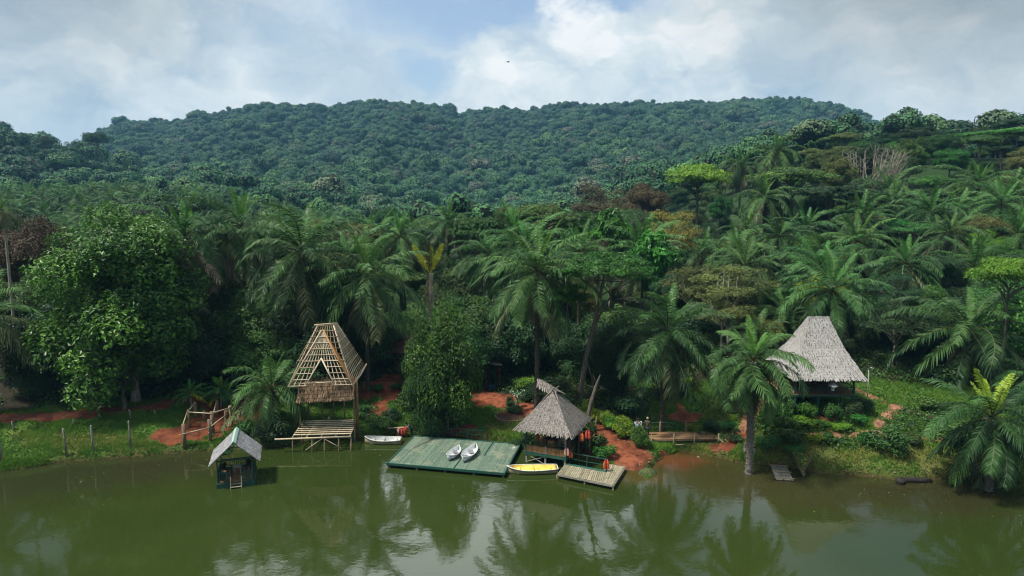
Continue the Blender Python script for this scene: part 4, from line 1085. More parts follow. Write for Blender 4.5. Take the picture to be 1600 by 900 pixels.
# ---- grass and undergrowth
def grass():
    r = np.random.default_rng(17)
    n = 150000
    x = r.uniform(-48, 50, n); sy = shore_y(x); d = r.random(n)**1.3*16; y = sy+d
    soil, dry, forest_, rim, dd = masks(x, y)
    patch = fnoise(x, y, 1.6, 3, 40)
    p = (1-ss(soil, .2, .5))*(1-forest_*.93)*(.35+.9*ss(patch, .35, .6))
    keep = (r.random(n) < p) & (dd > -.15)
    # not under the buildings' dry floors
    x, y, dry, patch = x[keep], y[keep], dry[keep], patch[keep]; n = len(x)
    z = ground(x, y)
    k = 4; X = np.repeat(np.stack([x, y, z], -1), k, 0)+np.concatenate([r.normal(0, .05, (n*k, 2)), np.zeros((n*k, 1))], 1)
    N = n*k; h = r.uniform(.07, .20, N)*(1+np.repeat(ss(patch, .5, .75), k)*.9)
    a = r.uniform(0, 6.28, N); w = np.stack([np.cos(a), np.sin(a), np.zeros(N)], -1)*.028
    b = r.uniform(0, 6.28, N); ln = np.stack([np.cos(b)*.6, np.sin(b)*.6, np.ones(N)], -1)*h[:, None]
    V = np.stack([X-w, X+w, X+ln], 1).reshape(-1, 3)
    mi = (r.random(N) < np.repeat(.06+.5*dry, k)).astype(int)
    me = mesh_np('grass', V, np.arange(N*3).reshape(-1, 3), [M['grass'], M['grassdry']], mi, tone=np.clip(np.repeat(patch, k)*1.4-.3+r.normal(0, .15, N), 0, 1))
    tag(link('grass', me), 'short green grass and weeds growing on the lake bank', 'grass', kind='stuff')
grass()
def undergrowth():
    r = np.random.default_rng(19)
    n = 26000; x = r.uniform(-52, 56, n); y = shore_y(x)+2+r.random(n)*26
    soil, dry, forest_, rim, dd = masks(x, y)
    pt = fnoise(x, y, 2.4, 3, 50)
    steep = ((dd > 1.2) & (dd < 7) & (x > 14) & (pt > .5)) | ((x < -8) & (x > -12.5) & (dd > .3) & (dd < 6))
    keep = ((forest_ > .5) | steep) & (soil < .3) & (pt > .38)
    x, y, pt = x[keep], y[keep], pt[keep]; n = len(x); z = ground(x, y)
    k = 9; C = np.repeat(np.stack([x, y, z], -1), k, 0)+r.normal(0, 1, (n*k, 3))*np.array([.22, .22, .16])+np.array([0, 0, .22])
    Nn = unit(r.normal(size=(n*k, 3))*.6+np.array([0, -.15, 1]))
    V = leaf_quads(C, Nn, r.uniform(.12, .30, n*k), .5, r)
    me = mesh_np('undergrowth', V, np.arange(len(V)).reshape(-1, 4), [M['deep'], M['mid'], M['lush']], r.choice([0, 1, 2], n*k, p=[.55, .33, .12]), tone=r.random(n*k))
    tag(link('undergrowth', me), 'low leafy undergrowth covering the shaded forest floor', 'undergrowth', kind='stuff')
undergrowth()

# ------------------------------------------------------------------ materials of built things
M['green']  = pm('green_paint', (0.012, 0.060, 0.045), (0.03, 0.115, 0.085), 5, .55, tonemix=.4, bump=.1, c3=(0.05, 0.07, 0.05))
M['greendk'] = pm('dark_green_paint', (0.008, 0.038, 0.030), (0.018, 0.070, 0.055), 5, .55, tonemix=.4, bump=.1)
M['deck']   = pm('weathered_green_deck', (0.060, 0.110, 0.078), (0.195, 0.255, 0.185), 3.5, .75, (5, .6, 1), .5, .25, c3=(0.26, 0.275, 0.19))
M['bamboo'] = pm('pale_bamboo', (0.36, 0.28, 0.18), (0.66, 0.56, 0.41), 4, .55, tonemix=.6, bump=.1)
M['bamboow'] = pm('weathered_bamboo', (0.16, 0.115, 0.07), (0.40, 0.32, 0.21), 5, .7, tonemix=.6, bump=.2)
M['bambooo'] = pm('orange_bamboo', (0.25, 0.11, 0.035), (0.50, 0.26, 0.09), 4, .6, tonemix=.6, bump=.1)
M['plank']  = pm('brown_plank', (0.14, 0.075, 0.035), (0.33, 0.20, 0.10), 4, .75, (.7, 4, 1), .5, .25)
M['jetty']  = pm('jetty_slats', (0.16, 0.14, 0.09), (0.38, 0.345, 0.24), 3, .7, (1, 1, 1), .55, .2)
M['timber'] = pm('rough_post', (0.11, 0.075, 0.045), (0.27, 0.20, 0.13), 7, .9, (1, 1, .3), .4, .5)
M['greypost'] = pm('grey_fence_post', (0.12, 0.11, 0.09), (0.34, 0.33, 0.29), 7, .9, (1, 1, .3), .4, .4)
M['thatch'] = pm('grey_thatch', (0.10, 0.085, 0.072), (0.37, 0.345, 0.32), 9, .95, (1, 1, 1), .5, .5, spec=.1)
M['thatchbase'] = pm('thatch_under', (0.035, 0.028, 0.022), (0.09, 0.075, 0.06), 6, .95, bump=.3)
M['thatchpale'] = pm('pale_tile_thatch', (0.23, 0.215, 0.20), (0.48, 0.47, 0.45), 12, .95, (1, 1, 2), .45, .5, spec=.1)
M['thatchbr'] = pm('brown_thatch', (0.09, 0.06, 0.035), (0.32, 0.22, 0.13), 9, .95, (1, 1, 1), .7, .5, spec=.1)
M['shingle'] = pm('speckled_shingle', (0.14, 0.14, 0.145), (0.52, 0.52, 0.54), 9, .8, (1, 1, 1), .85, .3)
M['mint']   = pm('mint_ridge', (0.25, 0.42, 0.34), (0.42, 0.58, 0.50), 5, .6, tonemix=.2, bump=.05)
M['white']  = pm('white_gelcoat', (0.50, 0.50, 0.47), (0.72, 0.72, 0.69), 3, .35, tonemix=.1, bump=.02, spec=.5)
M['cream']  = pm('cream_gelcoat', (0.48, 0.42, 0.26), (0.68, 0.61, 0.40), 3, .35, tonemix=.1, bump=.02, spec=.5)
M['yellow_p'] = pm('yellow_gelcoat', (0.62, 0.44, 0.06), (0.85, 0.66, 0.16), 2.5, .4, tonemix=.1, bump=.02, spec=.5)
M['rubber'] = pm('dark_rubber', (0.01, 0.01, 0.011), (0.03, 0.03, 0.032), 5, .6, bump=0)
M['orange'] = pm('orange_life_vest', (0.50, 0.07, 0.025), (0.68, 0.15, 0.055), 9, .7, tonemix=.3, bump=.1)
M['redv']   = pm('red_life_vest', (0.46, 0.04, 0.028), (0.62, 0.12, 0.07), 9, .7, tonemix=.3, bump=.1)
M['pinkv']  = pm('pale_life_vest', (0.55, 0.30, 0.24), (0.75, 0.50, 0.42), 9, .7, tonemix=.3, bump=.1)
M['yelv']   = pm('yellow_vest_panel', (0.45, 0.42, 0.05), (0.60, 0.55, 0.1), 9, .7, tonemix=.3, bump=.1)
M['chairo'] = pm('orange_wood', (0.36, 0.15, 0.04), (0.55, 0.27, 0.08), 6, .6, tonemix=.3)
M['chaird'] = pm('dark_wood', (0.03, 0.015, 0.01), (0.09, 0.045, 0.028), 6, .6, tonemix=.3)
M['whitep'] = pm('white_paint', (0.55, 0.55, 0.53), (0.75, 0.75, 0.73), 4, .5, tonemix=.1, bump=0)
M['metal']  = pm('grey_metal', (0.25, 0.26, 0.27), (0.42, 0.43, 0.44), 6, .45, tonemix=.2, bump=0)
M['skin']   = pm('brown_skin', (0.09, 0.045, 0.028), (0.13, 0.07, 0.045), 4, .55, tonemix=0, bump=0)
M['hair']   = pm('black_hair', (0.006, 0.005, 0.005), (0.015, 0.012, 0.012), 9, .8, bump=0)
M['shirtw'] = pm('white_shirt', (0.55, 0.55, 0.58), (0.72, 0.72, 0.74), 8, .8, bump=.1)
M['shirtb'] = pm('pale_blue_shirt', (0.22, 0.32, 0.42), (0.34, 0.44, 0.54), 8, .8, bump=.1)
M['shirtg'] = pm('slate_shirt', (0.09, 0.10, 0.13), (0.17, 0.18, 0.22), 8, .8, bump=.1)
M['shirto'] = pm('olive_shirt', (0.05, 0.05, 0.03), (0.11, 0.10, 0.06), 8, .8, bump=.1)
M['shirtp'] = pm('patterned_shirt', (0.05, 0.05, 0.06), (0.65, 0.62, 0.6), 16, .8, bump=.1, lo=.45, hi=.55, tonemix=0)
M['trou']   = pm('dark_trousers', (0.02, 0.03, 0.045), (0.05, 0.06, 0.08), 8, .85, bump=.1)
M['stone']  = pm('pale_stone', (0.28, 0.24, 0.19), (0.50, 0.45, 0.38), 3, .9, tonemix=.3, bump=.4)
M['moss']   = pm('mossy_earth', (0.03, 0.045, 0.015), (0.09, 0.11, 0.035), 5, .95, tonemix=.1, bump=.6)
M['wetrock'] = pm('wet_rock', (0.010, 0.008, 0.007), (0.04, 0.033, 0.028), 5, .8, tonemix=.2, bump=.6)
M['brick']  = pm('dark_masonry', (0.10, 0.09, 0.08), (0.30, 0.29, 0.27), 6, .9, tonemix=.6, bump=.5)
M['rust']   = pm('brown_drum', (0.035, 0.012, 0.010), (0.10, 0.035, 0.025), 5, .7, tonemix=.2, bump=.2)
M['bluep']  = pm('blue_plastic', (0.02, 0.12, 0.40), (0.04, 0.2, 0.6), 5, .4, tonemix=.2, bump=0)
def clear_plastic():
    m, t, p = mat('clear_plastic'); p.inputs['Base Color'].default_value = (.88, .92, .95, 1); p.inputs['Roughness'].default_value = .12
    p.inputs['Transmission Weight'].default_value = .4; p.inputs['IOR'].default_value = 1.3
    return m
M['clear'] = clear_plastic()

def thatch(mb, a, b, c, d, course=.28, width=.22, lift=.07, thick=.14, seed=0, jit=1.0, base=True, fringe=.22):
    """slope a-b (eave, left to right) up to c-d (top right, top left): thick bed plus overlapping ragged tufts"""
    rr = random.Random(seed); a, b, c, d = map(Vector, (a, b, c, d))
    n = (b-a).cross(d-a).normalized()
    if n.z < 0: n = -n
    if base:
        pass
    H = ((d-a).length+(c-b).length)/2; nc = max(2, int(H/course))
    for k in range(nc+1):
        v = (k-.35)/nc; 
        l = a.lerp(d, v); r_ = b.lerp(c, v); W = (r_-l).length; m = max(1, int(W/width))
        sag = rr.uniform(-.02, .02)
        for j in range(m+1):
            u = (j+rr.uniform(-.3, .3))/max(1, m)
            u = min(1.0, max(0.0, u)); p = l.lerp(r_, u); upv = (d.lerp(c, u)-a.lerp(b, u)).normalized(); sd = (r_-l).normalized() if W > .01 else (b-a).normalized()
            w = width*rr.uniform(.45, .95); ln = course*rr.uniform(1.1, 1.9)*jit; sk = rr.uniform(-.25, .25)*width*jit
            lo = p-upv*(fringe*rr.random() if k == 0 else .03*rr.random())+sd*sk
            hi = p+upv*ln
            if v+ln/H > 1.06: hi = p+upv*max(.05, (1.03-v)*H)
            q = lift*rr.uniform(.5, 1.3); t = rr.random()**1.2
            mb.add([lo-sd*w/2+n*q, lo+sd*w/2+n*q*rr.uniform(.7, 1.2), hi+sd*w/2+n*.012, hi-sd*w/2+n*.012], [(0, 1, 2, 3)], t)
            mb.add([lo-sd*w/2+n*q, lo+sd*w/2+n*q, lo+sd*w/2-n*.01, lo-sd*w/2-n*.01], [(0, 1, 2, 3)], t*.3)
def slab(mb, a, b, c, d, th=.12):
    a, b, c, d = map(Vector, (a, b, c, d)); n = (b-a).cross(d-a).normalized()
    if n.z < 0: n = -n
    lo = [p-n*th for p in (a, b, c, d)]; hi = [a, b, c, d]
    mb.add(lo+hi, [(0, 3, 2, 1), (4, 5, 6, 7), (0, 1, 5, 4), (1, 2, 6, 5), (2, 3, 7, 6), (3, 0, 4, 7)], .3)

def railing(root, pts, h, mats, posts=True, mid=True, name='railing', pickets=0, r=.035):
    mb = MB()
    for i in range(len(pts)-1):
        a, b = Vector(pts[i]), Vector(pts[i+1])
        mb.beam(a+Vector((0, 0, h)), b+Vector((0, 0, h)), .06, .05)
        if mid: mb.beam(a+Vector((0, 0, h*.5)), b+Vector((0, 0, h*.5)), .04, .04)
        if pickets:
            n = int((b-a).length/pickets)
            for k in range(1, n):
                p = a.lerp(b, k/n); mb.beam(p+Vector((0, 0, .04)), p+Vector((0, 0, h)), .035, .035)
    o = mb.build(name, mats, root)
    if posts:
        for i, p in enumerate(pts):
            q = MB(); q.beam(p, Vector(p)+Vector((0, 0, h+.06)), .07, .07); q.build('rail_post', mats, root)
    return o
def part_beam(root, name, a, b, w, h, m): q = MB(); q.beam(a, b, w, h); return q.build(name, m, root)
def part_tube(root, name, pts, r, m, n=8): q = MB(); q.tube(pts, r, n); return q.build(name, m, root, True)

def skin_mesh(name, pts, edges, radii, level=1, m=None):
    me = bpy.data.meshes.new(name+'_tmp'); me.from_pydata([tuple(p) for p in pts], edges, [])
    ob = bpy.data.objects.new(name+'_tmp', me); col.objects.link(ob)
    md = ob.modifiers.new('s', 'SKIN'); sv = me.skin_vertices[0].data
    for i, r in enumerate(radii): sv[i].radius = (r, r) if not isinstance(r, tuple) else r
    sv[0].use_root = True
    sb = ob.modifiers.new('d', 'SUBSURF'); sb.levels = level; sb.render_levels = level
    dg = bpy.context.evaluated_depsgraph_get(); dg.update()
    nm = bpy.data.meshes.new_from_object(ob.evaluated_get(dg)); nm.name = name
    bpy.data.objects.remove(ob)
    nm.materials.clear(); nm.materials.append(m)
    nm.polygons.foreach_set('use_smooth', np.full(len(nm.polygons), True))
    return nm
def person(label, loc, rz, shirt, lean=0.0, sit=False, arms='down', hair='hair', group=None, turn=0.0):
    """standing, bending or seated figure, 1.68 m tall, one continuous body; clothes and hair are its children"""
    o = thing('person', label, 'person', loc, rz, group)
    hipz = .47 if sit else .92
    hip = Vector((0, 0, hipz)); up = Vector((0, -math.sin(lean), math.cos(lean)))
    sh = hip+up*.50; nk = hip+up*.60; hd = nk+(up*.8+Vector((0, -.1, .1))).normalized()*.12; crown = hd+up*.11
    P = [hip]; Rr = [(.13, .10)]; E = []
    def add(p, r, par): P.append(Vector(p)); Rr.append(r if isinstance(r, tuple) else (r, r)); E.append((par, len(P)-1)); return len(P)-1
    w = add(hip+up*.2, (.12, .09), 0); ch = add(hip+up*.42, (.15, .10), w); n1 = add(nk, .055, ch)
    h1 = add(hd, (.078, .092), n1); add(crown, (.055, .07), h1)
    add(hd+Vector((0, -.10, .0)), .018, h1)                                   # nose
    for s in (-1, 1):
        add(hd+Vector((s*.085, 0, 0)), .016, h1)                              # ears
        a0 = add(sh+Vector((s*.19, 0, -.02)), .055, ch)
        if arms == 'front': el_ = sh+Vector((s*.22, -.16, -.22)); wr = sh+Vector((s*.12, -.40, -.25))
        elif arms == 'low': el_ = sh+Vector((s*.20, -.10, -.27)); wr = sh+Vector((s*.14, -.18, -.52))
        else: el_ = sh+Vector((s*.24, .02, -.28)); wr = sh+Vector((s*.25, -.06, -.53))
        a1 = add(el_, .042, a0); a2 = add(wr, .028, a1); dr = (wr-el_).normalized(); sd = Vector((1, 0, 0))
        pm_ = add(wr+dr*.06, (.036, .018), a2)
        for q, ln in zip((-.026, -.009, .009, .026), (.065, .08, .075, .06)):
            f = add(wr+dr*.105+sd*q, .009, pm_); add(wr+dr*(.105+ln*.6)+sd*q*1.1+Vector((0, -.012, -.004)), .008, f)
        add(wr+dr*.07+sd*(-s*.045)+Vector((0, -.02, 0)), .010, pm_)
        if sit: kn = Vector((s*.11, -.42, .48)); an = Vector((s*.11, -.42, .09)); 
        else: kn = Vector((s*.10, -.03, .49)); an = Vector((s*.10, .02, .09))
        l0 = add(hip+Vector((s*.09, 0, -.04)), .085, 0); l1 = add(kn, .058, l0); l2 = add(an, .038, l1)
        add(an+Vector((0, -.14, -.055)), (.040, .028), l2)
    link('body', skin_mesh('body', P, E, Rr, 1, M['skin']), o)
    S = [hip-Vector((0, 0, .02)), hip+up*.2, hip+up*.42, sh+up*.05]; SR = [(.150, .12), (.140, .11), (.168, .12), (.07, .07)]; SE = [(0, 1), (1, 2), (2, 3)]
    for s in (-1, 1):
        S.append(sh+Vector((s*.19, 0, -.015))); SR.append((.072, .072)); SE.append((2, len(S)-1))
        el_ = P[[i for i in range(len(P)) if 1][0]] if False else None
        e2 = sh+(Vector((s*.22, -.16, -.22)) if arms == 'front' else Vector((s*.20, -.10, -.27)) if arms == 'low' else Vector((s*.24, .02, -.28)))
        S.append((sh+Vector((s*.19, 0, -.015))).lerp(e2, .8)); SR.append((.062, .062)); SE.append((len(S)-2, len(S)-1))
    link('shirt', skin_mesh('shirt', S, SE, SR, 1, M[shirt]), o)
    T = [hip]; TR = [(.145, .115)]; TE = []
    for s in (-1, 1):
        kn = Vector((s*.11, -.42, .48)) if sit else Vector((s*.10, -.03, .49)); an = Vector((s*.11, -.42, .16)) if sit else Vector((s*.10, .02, .16))
        T.append(hip+Vector((s*.09, 0, -.06))); TR.append((.10, .10)); TE.append((0, len(T)-1))
        T.append(kn); TR.append((.075, .075)); TE.append((len(T)-2, len(T)-1)); T.append(an); TR.append((.062, .062)); TE.append((len(T)-2, len(T)-1))
    link('trousers', skin_mesh('trousers', T, TE, TR, 1, M['trou']), o)
    hm = MB(); hm.lathe([(.001, .128), (.05, .118), (.085, .08), (.100, .03), (.096, -.02), (.085, -.05)], n=14)
    hb = hm.build('hair', M[hair], o, True); hb.location = hd+Vector((0, .018, .012)); hb.rotation_euler = (lean*.8, 0, 0)
    return o

# ------------------------------------------------------------------ bamboo frame house
def bamboo_house():
    o = thing('bamboo_house', 'unfinished tall bamboo frame house on stilts over the water, roof still bare lattice', 'house', (-15.55, 53.4, 0), R(4))
    W = 2.35; yb = 4.2; zf = 1.15
    bw = M['bamboow']; bp = M['bamboo']
    # stilts under the open deck
    for x in (-W, -W+1.55, .2, 1.35, W):
        part_tube(o, 'stilt', [(x, .05, -1.0), (x+.03, .05, zf)], .06, M['timber'])
    for x in (-W+.3, 0, W): part_tube(o, 'stilt', [(x, 2.1, -.8), (x, 2.1, zf)], .06, M['timber'])
    part_tube(o, 'front_beam', [(-W-1.35, 0, zf-.02), (W+.06, 0, zf+.05)], .075, bp)
    part_tube(o, 'brace', [(-1.3, .0, .15), (.15, .0, zf)], .035, bp); part_tube(o, 'brace', [(1.6, .0, .2), (.15, .0, zf)], .035, bp)
    for k in range(5): x = -W+.05+k*(2*W-.1)/4; part_tube(o, 'floor_joist', [(x, .0, zf+.10), (x-.0, yb-.3, zf+.14)], .05, bw)
    mb = MB()
    for k in range(8):
        y = .35+k*.48; mb.beam((-W+.05, y, zf+.20), (W-.02, y, zf+.20), .17, .04)
    mb.build('floor_slats', bp, o)
    # tall corner and wall posts
    for x in (-W+.15, W): part_tube(o, 'post', [(x, 2.2, -.6), (x+.02, 2.2, 3.4), (x+.05, 2.1, 5.3)], .08, M['timber'])
    part_tube(o, 'post', [(W+.12, 2.9, .2), (W+.16, 2.9, 5.4)], .13, M['plank'])
    part_tube(o, 'post', [(-W+.3, yb+.6, .2), (-W+.3, yb+.6, 5.4)], .07, M['timber'])
    for x in (-.7, .25, 1.2): part_tube(o, 'post', [(x, yb, .6), (x, yb, 4.6)], .05, M['timber'])
    part_tube(o, 'tie_beam', [(-W, 1.7, 3.72), (W+.15, 1.7, 3.95)], .06, bw)
    # thatched skirt roof under the lattice
    mb = MB(); A, B, C, D_ = (-W+.1, 1.65, 3.75), (W+.05, 1.65, 3.92), (W-.05, 2.75, 5.15), (-W+.25, 2.75, 5.1)
    slab(mb, A, B, C, D_, .06); sk = mb.build('skirt_roof', M['thatchbase'], o)
    mb = MB(); thatch(mb, A, B, C, D_, .30, .10, .05, seed=3, fringe=.12); mb.build('thatch', M['thatchbr'], sk)
    # attic wall behind the lattice
    mb = MB()
    for k in range(22): x = -W+.3+k*.205; mb.box((x, 3.2, 4.7+.2*(k % 2 == 0)), (.17, .03, 1.0), tone=random.random())
    mb.build('attic_wall', M['thatchbr'], o)
    # lattice roof: front gable, right and left slopes, small crest on top
    def lattice(name, a, b, c, d, nu, nv, m, r=.035, skip=None):
        a, b, c, d = map(Vector, (a, b, c, d)); mb = MB()
        for i in range(nu+1):
            u = i/nu; p, q = a.lerp(b, u), d.lerp(c, u)
            if skip:
                seg = [(p.lerp(q, k/40), k/40) for k in range(41)]
                run = []
                for pt, v in seg:
                    if skip(u, v):
                        if len(run) > 1: mb.tube([run[0], run[-1]], r, 5)
                        run = []
                    else: run.append(pt)
                if len(run) > 1: mb.tube([run[0], run[-1]], r, 5)
            else: mb.tube([p, q], r, 5)
        n = (b-a).cross(d-a).normalized()
        for j in range(nv+1):
            v = j/nv; p, q = a.lerp(d, v)+n*r*1.6, b.lerp(c, v)+n*r*1.6
            run = []
            for k in range(61):
                u = k/60
                if skip and skip(u, v):
                    if len(run) > 1: mb.tube([run[0], run[-1]], r, 5)
                    run = []
                else: run.append(p.lerp(q, u))
            if len(run) > 1: mb.tube([run[0]-(q-p).normalized()*.08*(not skip), run[-1]+(q-p).normalized()*.08*(not skip)], r, 5)
        return mb.build(name, m, o)
    ez = 5.35; xl, xr = -W-.25, W+.15
    top = (-.05, 2.35, 9.55)
    # A-shaped opening in the front lattice
    def skip(u, v):
        x = (u-.5)*2*(1-v); return abs(x) < .42*(1-v/.52) and v < .5
    lattice('front_lattice', (xl, .65, ez), (xr, .65, ez+.05), (top[0]+.12, top[1], top[2]), (top[0]-.12, top[1], top[2]), 12, 9, bp, .034, skip)
    for s in (-1, 1):
        part_tube(o, 'opening_rafter', [(-.05+s*1.22, .62, ez-.05), (-.05, 1.45, 7.45)], .06, bp)
        part_tube(o, 'gable_rafter', [(xl if s < 0 else xr, .6, ez-.05), (top[0]+s*.06, top[1]-.03, top[2]+.1)], .065, M['bambooo'] if s > 0 else bp)
    part_tube(o, 'sill_pole', [(xl+.3, 1.0, ez+.1), (xr-.2, 1.0, ez+.22)], .055, bp)
    yb2 = 5.6
    cl, cr = (-.72, 3.6, 9.75), (.62, 3.6, 9.8)
    lattice('right_slope_lattice', (xr, .65, ez), (xr+.35, yb2, ez+.35), (cr[0]+.2, cr[1]+.6, cr[2]), cr, 10, 7, bp, .026)
    lattice('left_slope_lattice', (xl-.25, yb2, ez+.1), (xl, .65, ez), cl, (cl[0]-.1, cl[1]+.6, cl[2]), 8, 7, bp, .026)
    lattice('upper_front_lattice', (-2.0, 1.75, 7.2), (1.75, 1.75, 7.2), cr, cl, 8, 6, bw, .03)
    part_tube(o, 'hip_rafter', [(xr, .65, ez), cr], .06, bp); part_tube(o, 'hip_rafter', [(xl, .65, ez), cl], .06, bp)
    part_tube(o, 'hip_rafter', [(xr+.35, yb2, ez+.35), (cr[0]+.2, cr[1]+.6, cr[2])], .05, bw)
    part_tube(o, 'ridge_pole', [(cl[0]-.25, cl[1], cl[2]+.08), (cr[0]+.3, cr[1], cr[2]+.16)], .06, bp)
    part_tube(o, 'eave_pole', [(xr, .65, ez-.05), (xr+.3, 3.5, ez+.1), (xr+.5, yb2, ez+.5)], .06, bp)
    mb = MB()
    for k in range(40): 
        u = .3+k/58; a = Vector((xl, .65, ez)).lerp(Vector((xl-.25, yb2, ez+.1)), u); b = a.lerp(Vector(cl), .45+.1*random.random()); mb.beam(a-Vector((.1, 0, .1)), b, .11, .02)
    mb.build('left_thatch', M['thatchbr'], o)
    mb = MB()
    for k in range(30):
        u = .12+k*.012; a = Vector((xr, .75, ez+.05)).lerp(Vector((xr+.1, 1.6, ez+.1)), k/30); b = Vector((.35, 2.45, 9.0)); mb.beam(a, a.lerp(b, .9), .05, .02)
    mb.build('orange_slats', M['bambooo'], o)
    return o
bamboo_house()
mbx = MB(); mbx.lathe([(.0, .0), (.05, .0), (.055, .16), (.03, .19), (.03, .26)], n=8)
bt = mbx.build('bottle', M['whitep'], None, True, loc=(-15.95, 57.3, 1.40)); tag(bt, 'small pale bottle left on the back edge of the bamboo house deck', 'bottle')

# ------------------------------------------------------------------ small floating hut
def armchair(label, x, y, z, rz, m, group=None):
    t = thing('armchair', label, 'chair', (x, y, z), rz, group)
    for sx in (-1, 1):
        for sy in (-1, 1): part_beam(t, 'leg', (sx*.22, sy*.2, 0), (sx*.22, sy*.2, .42), .05, .05, m)
        part_beam(t, 'armrest', (sx*.25, -.24, .62), (sx*.25, .22, .62), .06, .04, m); part_beam(t, 'arm_post', (sx*.25, -.2, .42), (sx*.25, -.2, .61), .04, .04, m)
    q = MB(); q.box((0, 0, .44), (.5, .48, .06)); q.build('seat', m, t, bevel=.01)
    q = MB(); rr = [(math.cos(a)*.24, math.sin(a)*.26) for a in np.linspace(0, math.pi, 9)]
    for k in range(8):
        q.beam((rr[k][0], .25, .62+rr[k][1]), (rr[k+1][0], .25, .62+rr[k+1][1]), .05, .05, up=(0, 1, 0))
    q.box((0, .25, .66), (.42, .03, .36)); q.build('backrest', m, t)
    return t
def table(label, x, y, z, rz, w, d, h, m, cat='table', round_=False):
    t = thing('table', label, cat, (x, y, z), rz)
    q = MB(); q.box((0, 0, h), (w, d, .045)) if not round_ else q.lathe([(.001, h), (w/2, h), (w/2, h+.04), (.001, h+.04)], n=20)
    q.build('table_top', m, t)
    for sx in (-1, 1):
        for sy in (-1, 1): part_beam(t, 'leg', (sx*w*.34, sy*d*.34, 0), (sx*w*.36, sy*d*.36, h-.02), .05, .05, m)
    return t
def floating_hut():
    a = Vector((-21.03, 46.3, 0)); ang = R(17.7)
    o = thing('floating_hut', 'tiny green floating hut with a speckled shingle gable roof and steps into the water', 'hut', a, ang)
    Wd, Dp = 2.48, 2.7; zf = .35; g = M['greendk']; gg = M['green']
    q = MB(); q.box((Wd/2, Dp/2, .12), (Wd+.1, Dp+.1, .42)); q.build('hull', gg, o)
    q = MB()
    for k in range(18): q.box((.07+k*(Wd-.1)/18+.03, Dp/2, zf+.01), (.115, Dp-.1, .03))
    q.build('floor', M['plank'], o)
    H = 2.0
    for x in (.05, Wd-.05):
        for y in (.05, Dp-.05): part_beam(o, 'corner_post', (x, y, zf), (x, y, H+.1), .07, .07, g)
    for x0, x1, y0, y1 in ((.05, .85, .05, .05), (1.65, Wd-.05, .05, .05), (.05, .05, .05, Dp-.05), (Wd-.05, Wd-.05, .05, Dp-.05), (.05, Wd-.05, Dp-.05, Dp-.05)):
        q = MB(); A = Vector((x0, y0, 0)); B = Vector((x1, y1, 0)); L = (B-A).length
        q.beam(A+Vector((0, 0, zf+.78)), B+Vector((0, 0, zf+.78)), .06, .06); q.beam(A+Vector((0, 0, zf+.1)), B+Vector((0, 0, zf+.1)), .05, .05)
        n = int(L/.13)
        for k in range(n+1): p = A.lerp(B, k/n); q.beam(p+Vector((0, 0, zf+.1)), p+Vector((0, 0, zf+.78)), .05, .03)
        q.build('railing', gg if y0 == y1 == .05 else g, o)
    # gable roof, ridge along the hut's depth
    rz_, ex, y0, y1 = 3.42, .42, -.30, Dp+.15
    xm = Wd/2; ez = H-.12
    tk = MB(); slab(tk, (-ex, y0, ez), (xm, y0, rz_), (xm, y1, rz_), (-ex, y1, ez), .05); slab(tk, (Wd+ex, y0, ez), (xm, y0, rz_), (xm, y1, rz_), (Wd+ex, y1, ez), .05)
    rf = tk.build('roof', M['shingle'], o)
    q = MB()
    thatch(q, (-ex, y1, ez), (-ex, y0, ez), (xm, y0, rz_), (xm, y1, rz_), .13, .12, .02, seed=1, jit=.6, fringe=.04)
    thatch(q, (Wd+ex, y0, ez), (Wd+ex, y1, ez), (xm, y1, rz_), (xm, y0, rz_), .13, .12, .02, seed=2, jit=.6, fringe=.04)
    q.build('shingles', M['shingle'], rf)
    q = MB(); slab(q, (xm-.16, y0-.03, rz_-.06), (xm+.0, y0-.03, rz_+.09), (xm, y1+.03, rz_+.09), (xm-.16, y1+.03, rz_-.06), .02); slab(q, (xm+.16, y0-.03, rz_-.06), (xm, y0-.03, rz_+.09), (xm, y1+.03, rz_+.09), (xm+.16, y1+.03, rz_-.06), .02)
    q.build('ridge_cap', M['mint'], rf)
    part_tube(o, 'roof_brace', [(.75, .1, 2.25), (1.12, .1, 2.85), (1.12, .1, 3.15)], .03, M['bamboo']); part_tube(o, 'roof_brace', [(1.1, .1, 2.85), (1.65, .1, 3.0)], .03, M['bamboo'])
    for y in (.05, Dp-.05): part_beam(o, 'tie_beam', (0, y, H), (Wd, y, H), .06, .07, g)
    # steps
    st = thing('steps', None, None); st.parent = o; st.location = (1.25, 0, 0)
    for s in (-1, 1):
        part_tube(st, 'stringer', [(s*.36, -.05, zf+.45), (s*.36, -.10, zf+.05), (s*.38, -.55, -.35)], .035, M['bamboo'])
    for k in range(3): q = MB(); q.box((0, -.15-k*.15, .28-k*.17), (.72, .13, .035)); q.build('tread', M['jetty'], st)
    Mx = Matrix.Translation(a) @ Matrix.Rotation(ang, 4, 'Z')
    def w(x, y): return Mx @ Vector((x, y, zf+.025))
    p = w(.55, 1.55); armchair('dark cane armchair at the left side inside the floating hut', p.x, p.y, p.z, ang+R(60), M['rubber'])
    p = w(1.85, 1.75); armchair('dark cane armchair at the right side inside the floating hut', p.x, p.y, p.z, ang-R(40), M['rubber'])
    p = w(1.25, 1.65); table('small grey table between the two dark armchairs in the floating hut', p.x, p.y, p.z, ang, .6, .5, .5, M['metal'])
    p = w(.3, .6); b = MB(); b.lathe([(.0, 0), (.16, 0), (.2, .2), (.2, .48), (.14, .55), (.0, .56)], n=12); tag(b.build('bin', M['rubber'], None, True, loc=p), 'small dark bin in the front left corner of the floating hut', 'bin')
floating_hut()

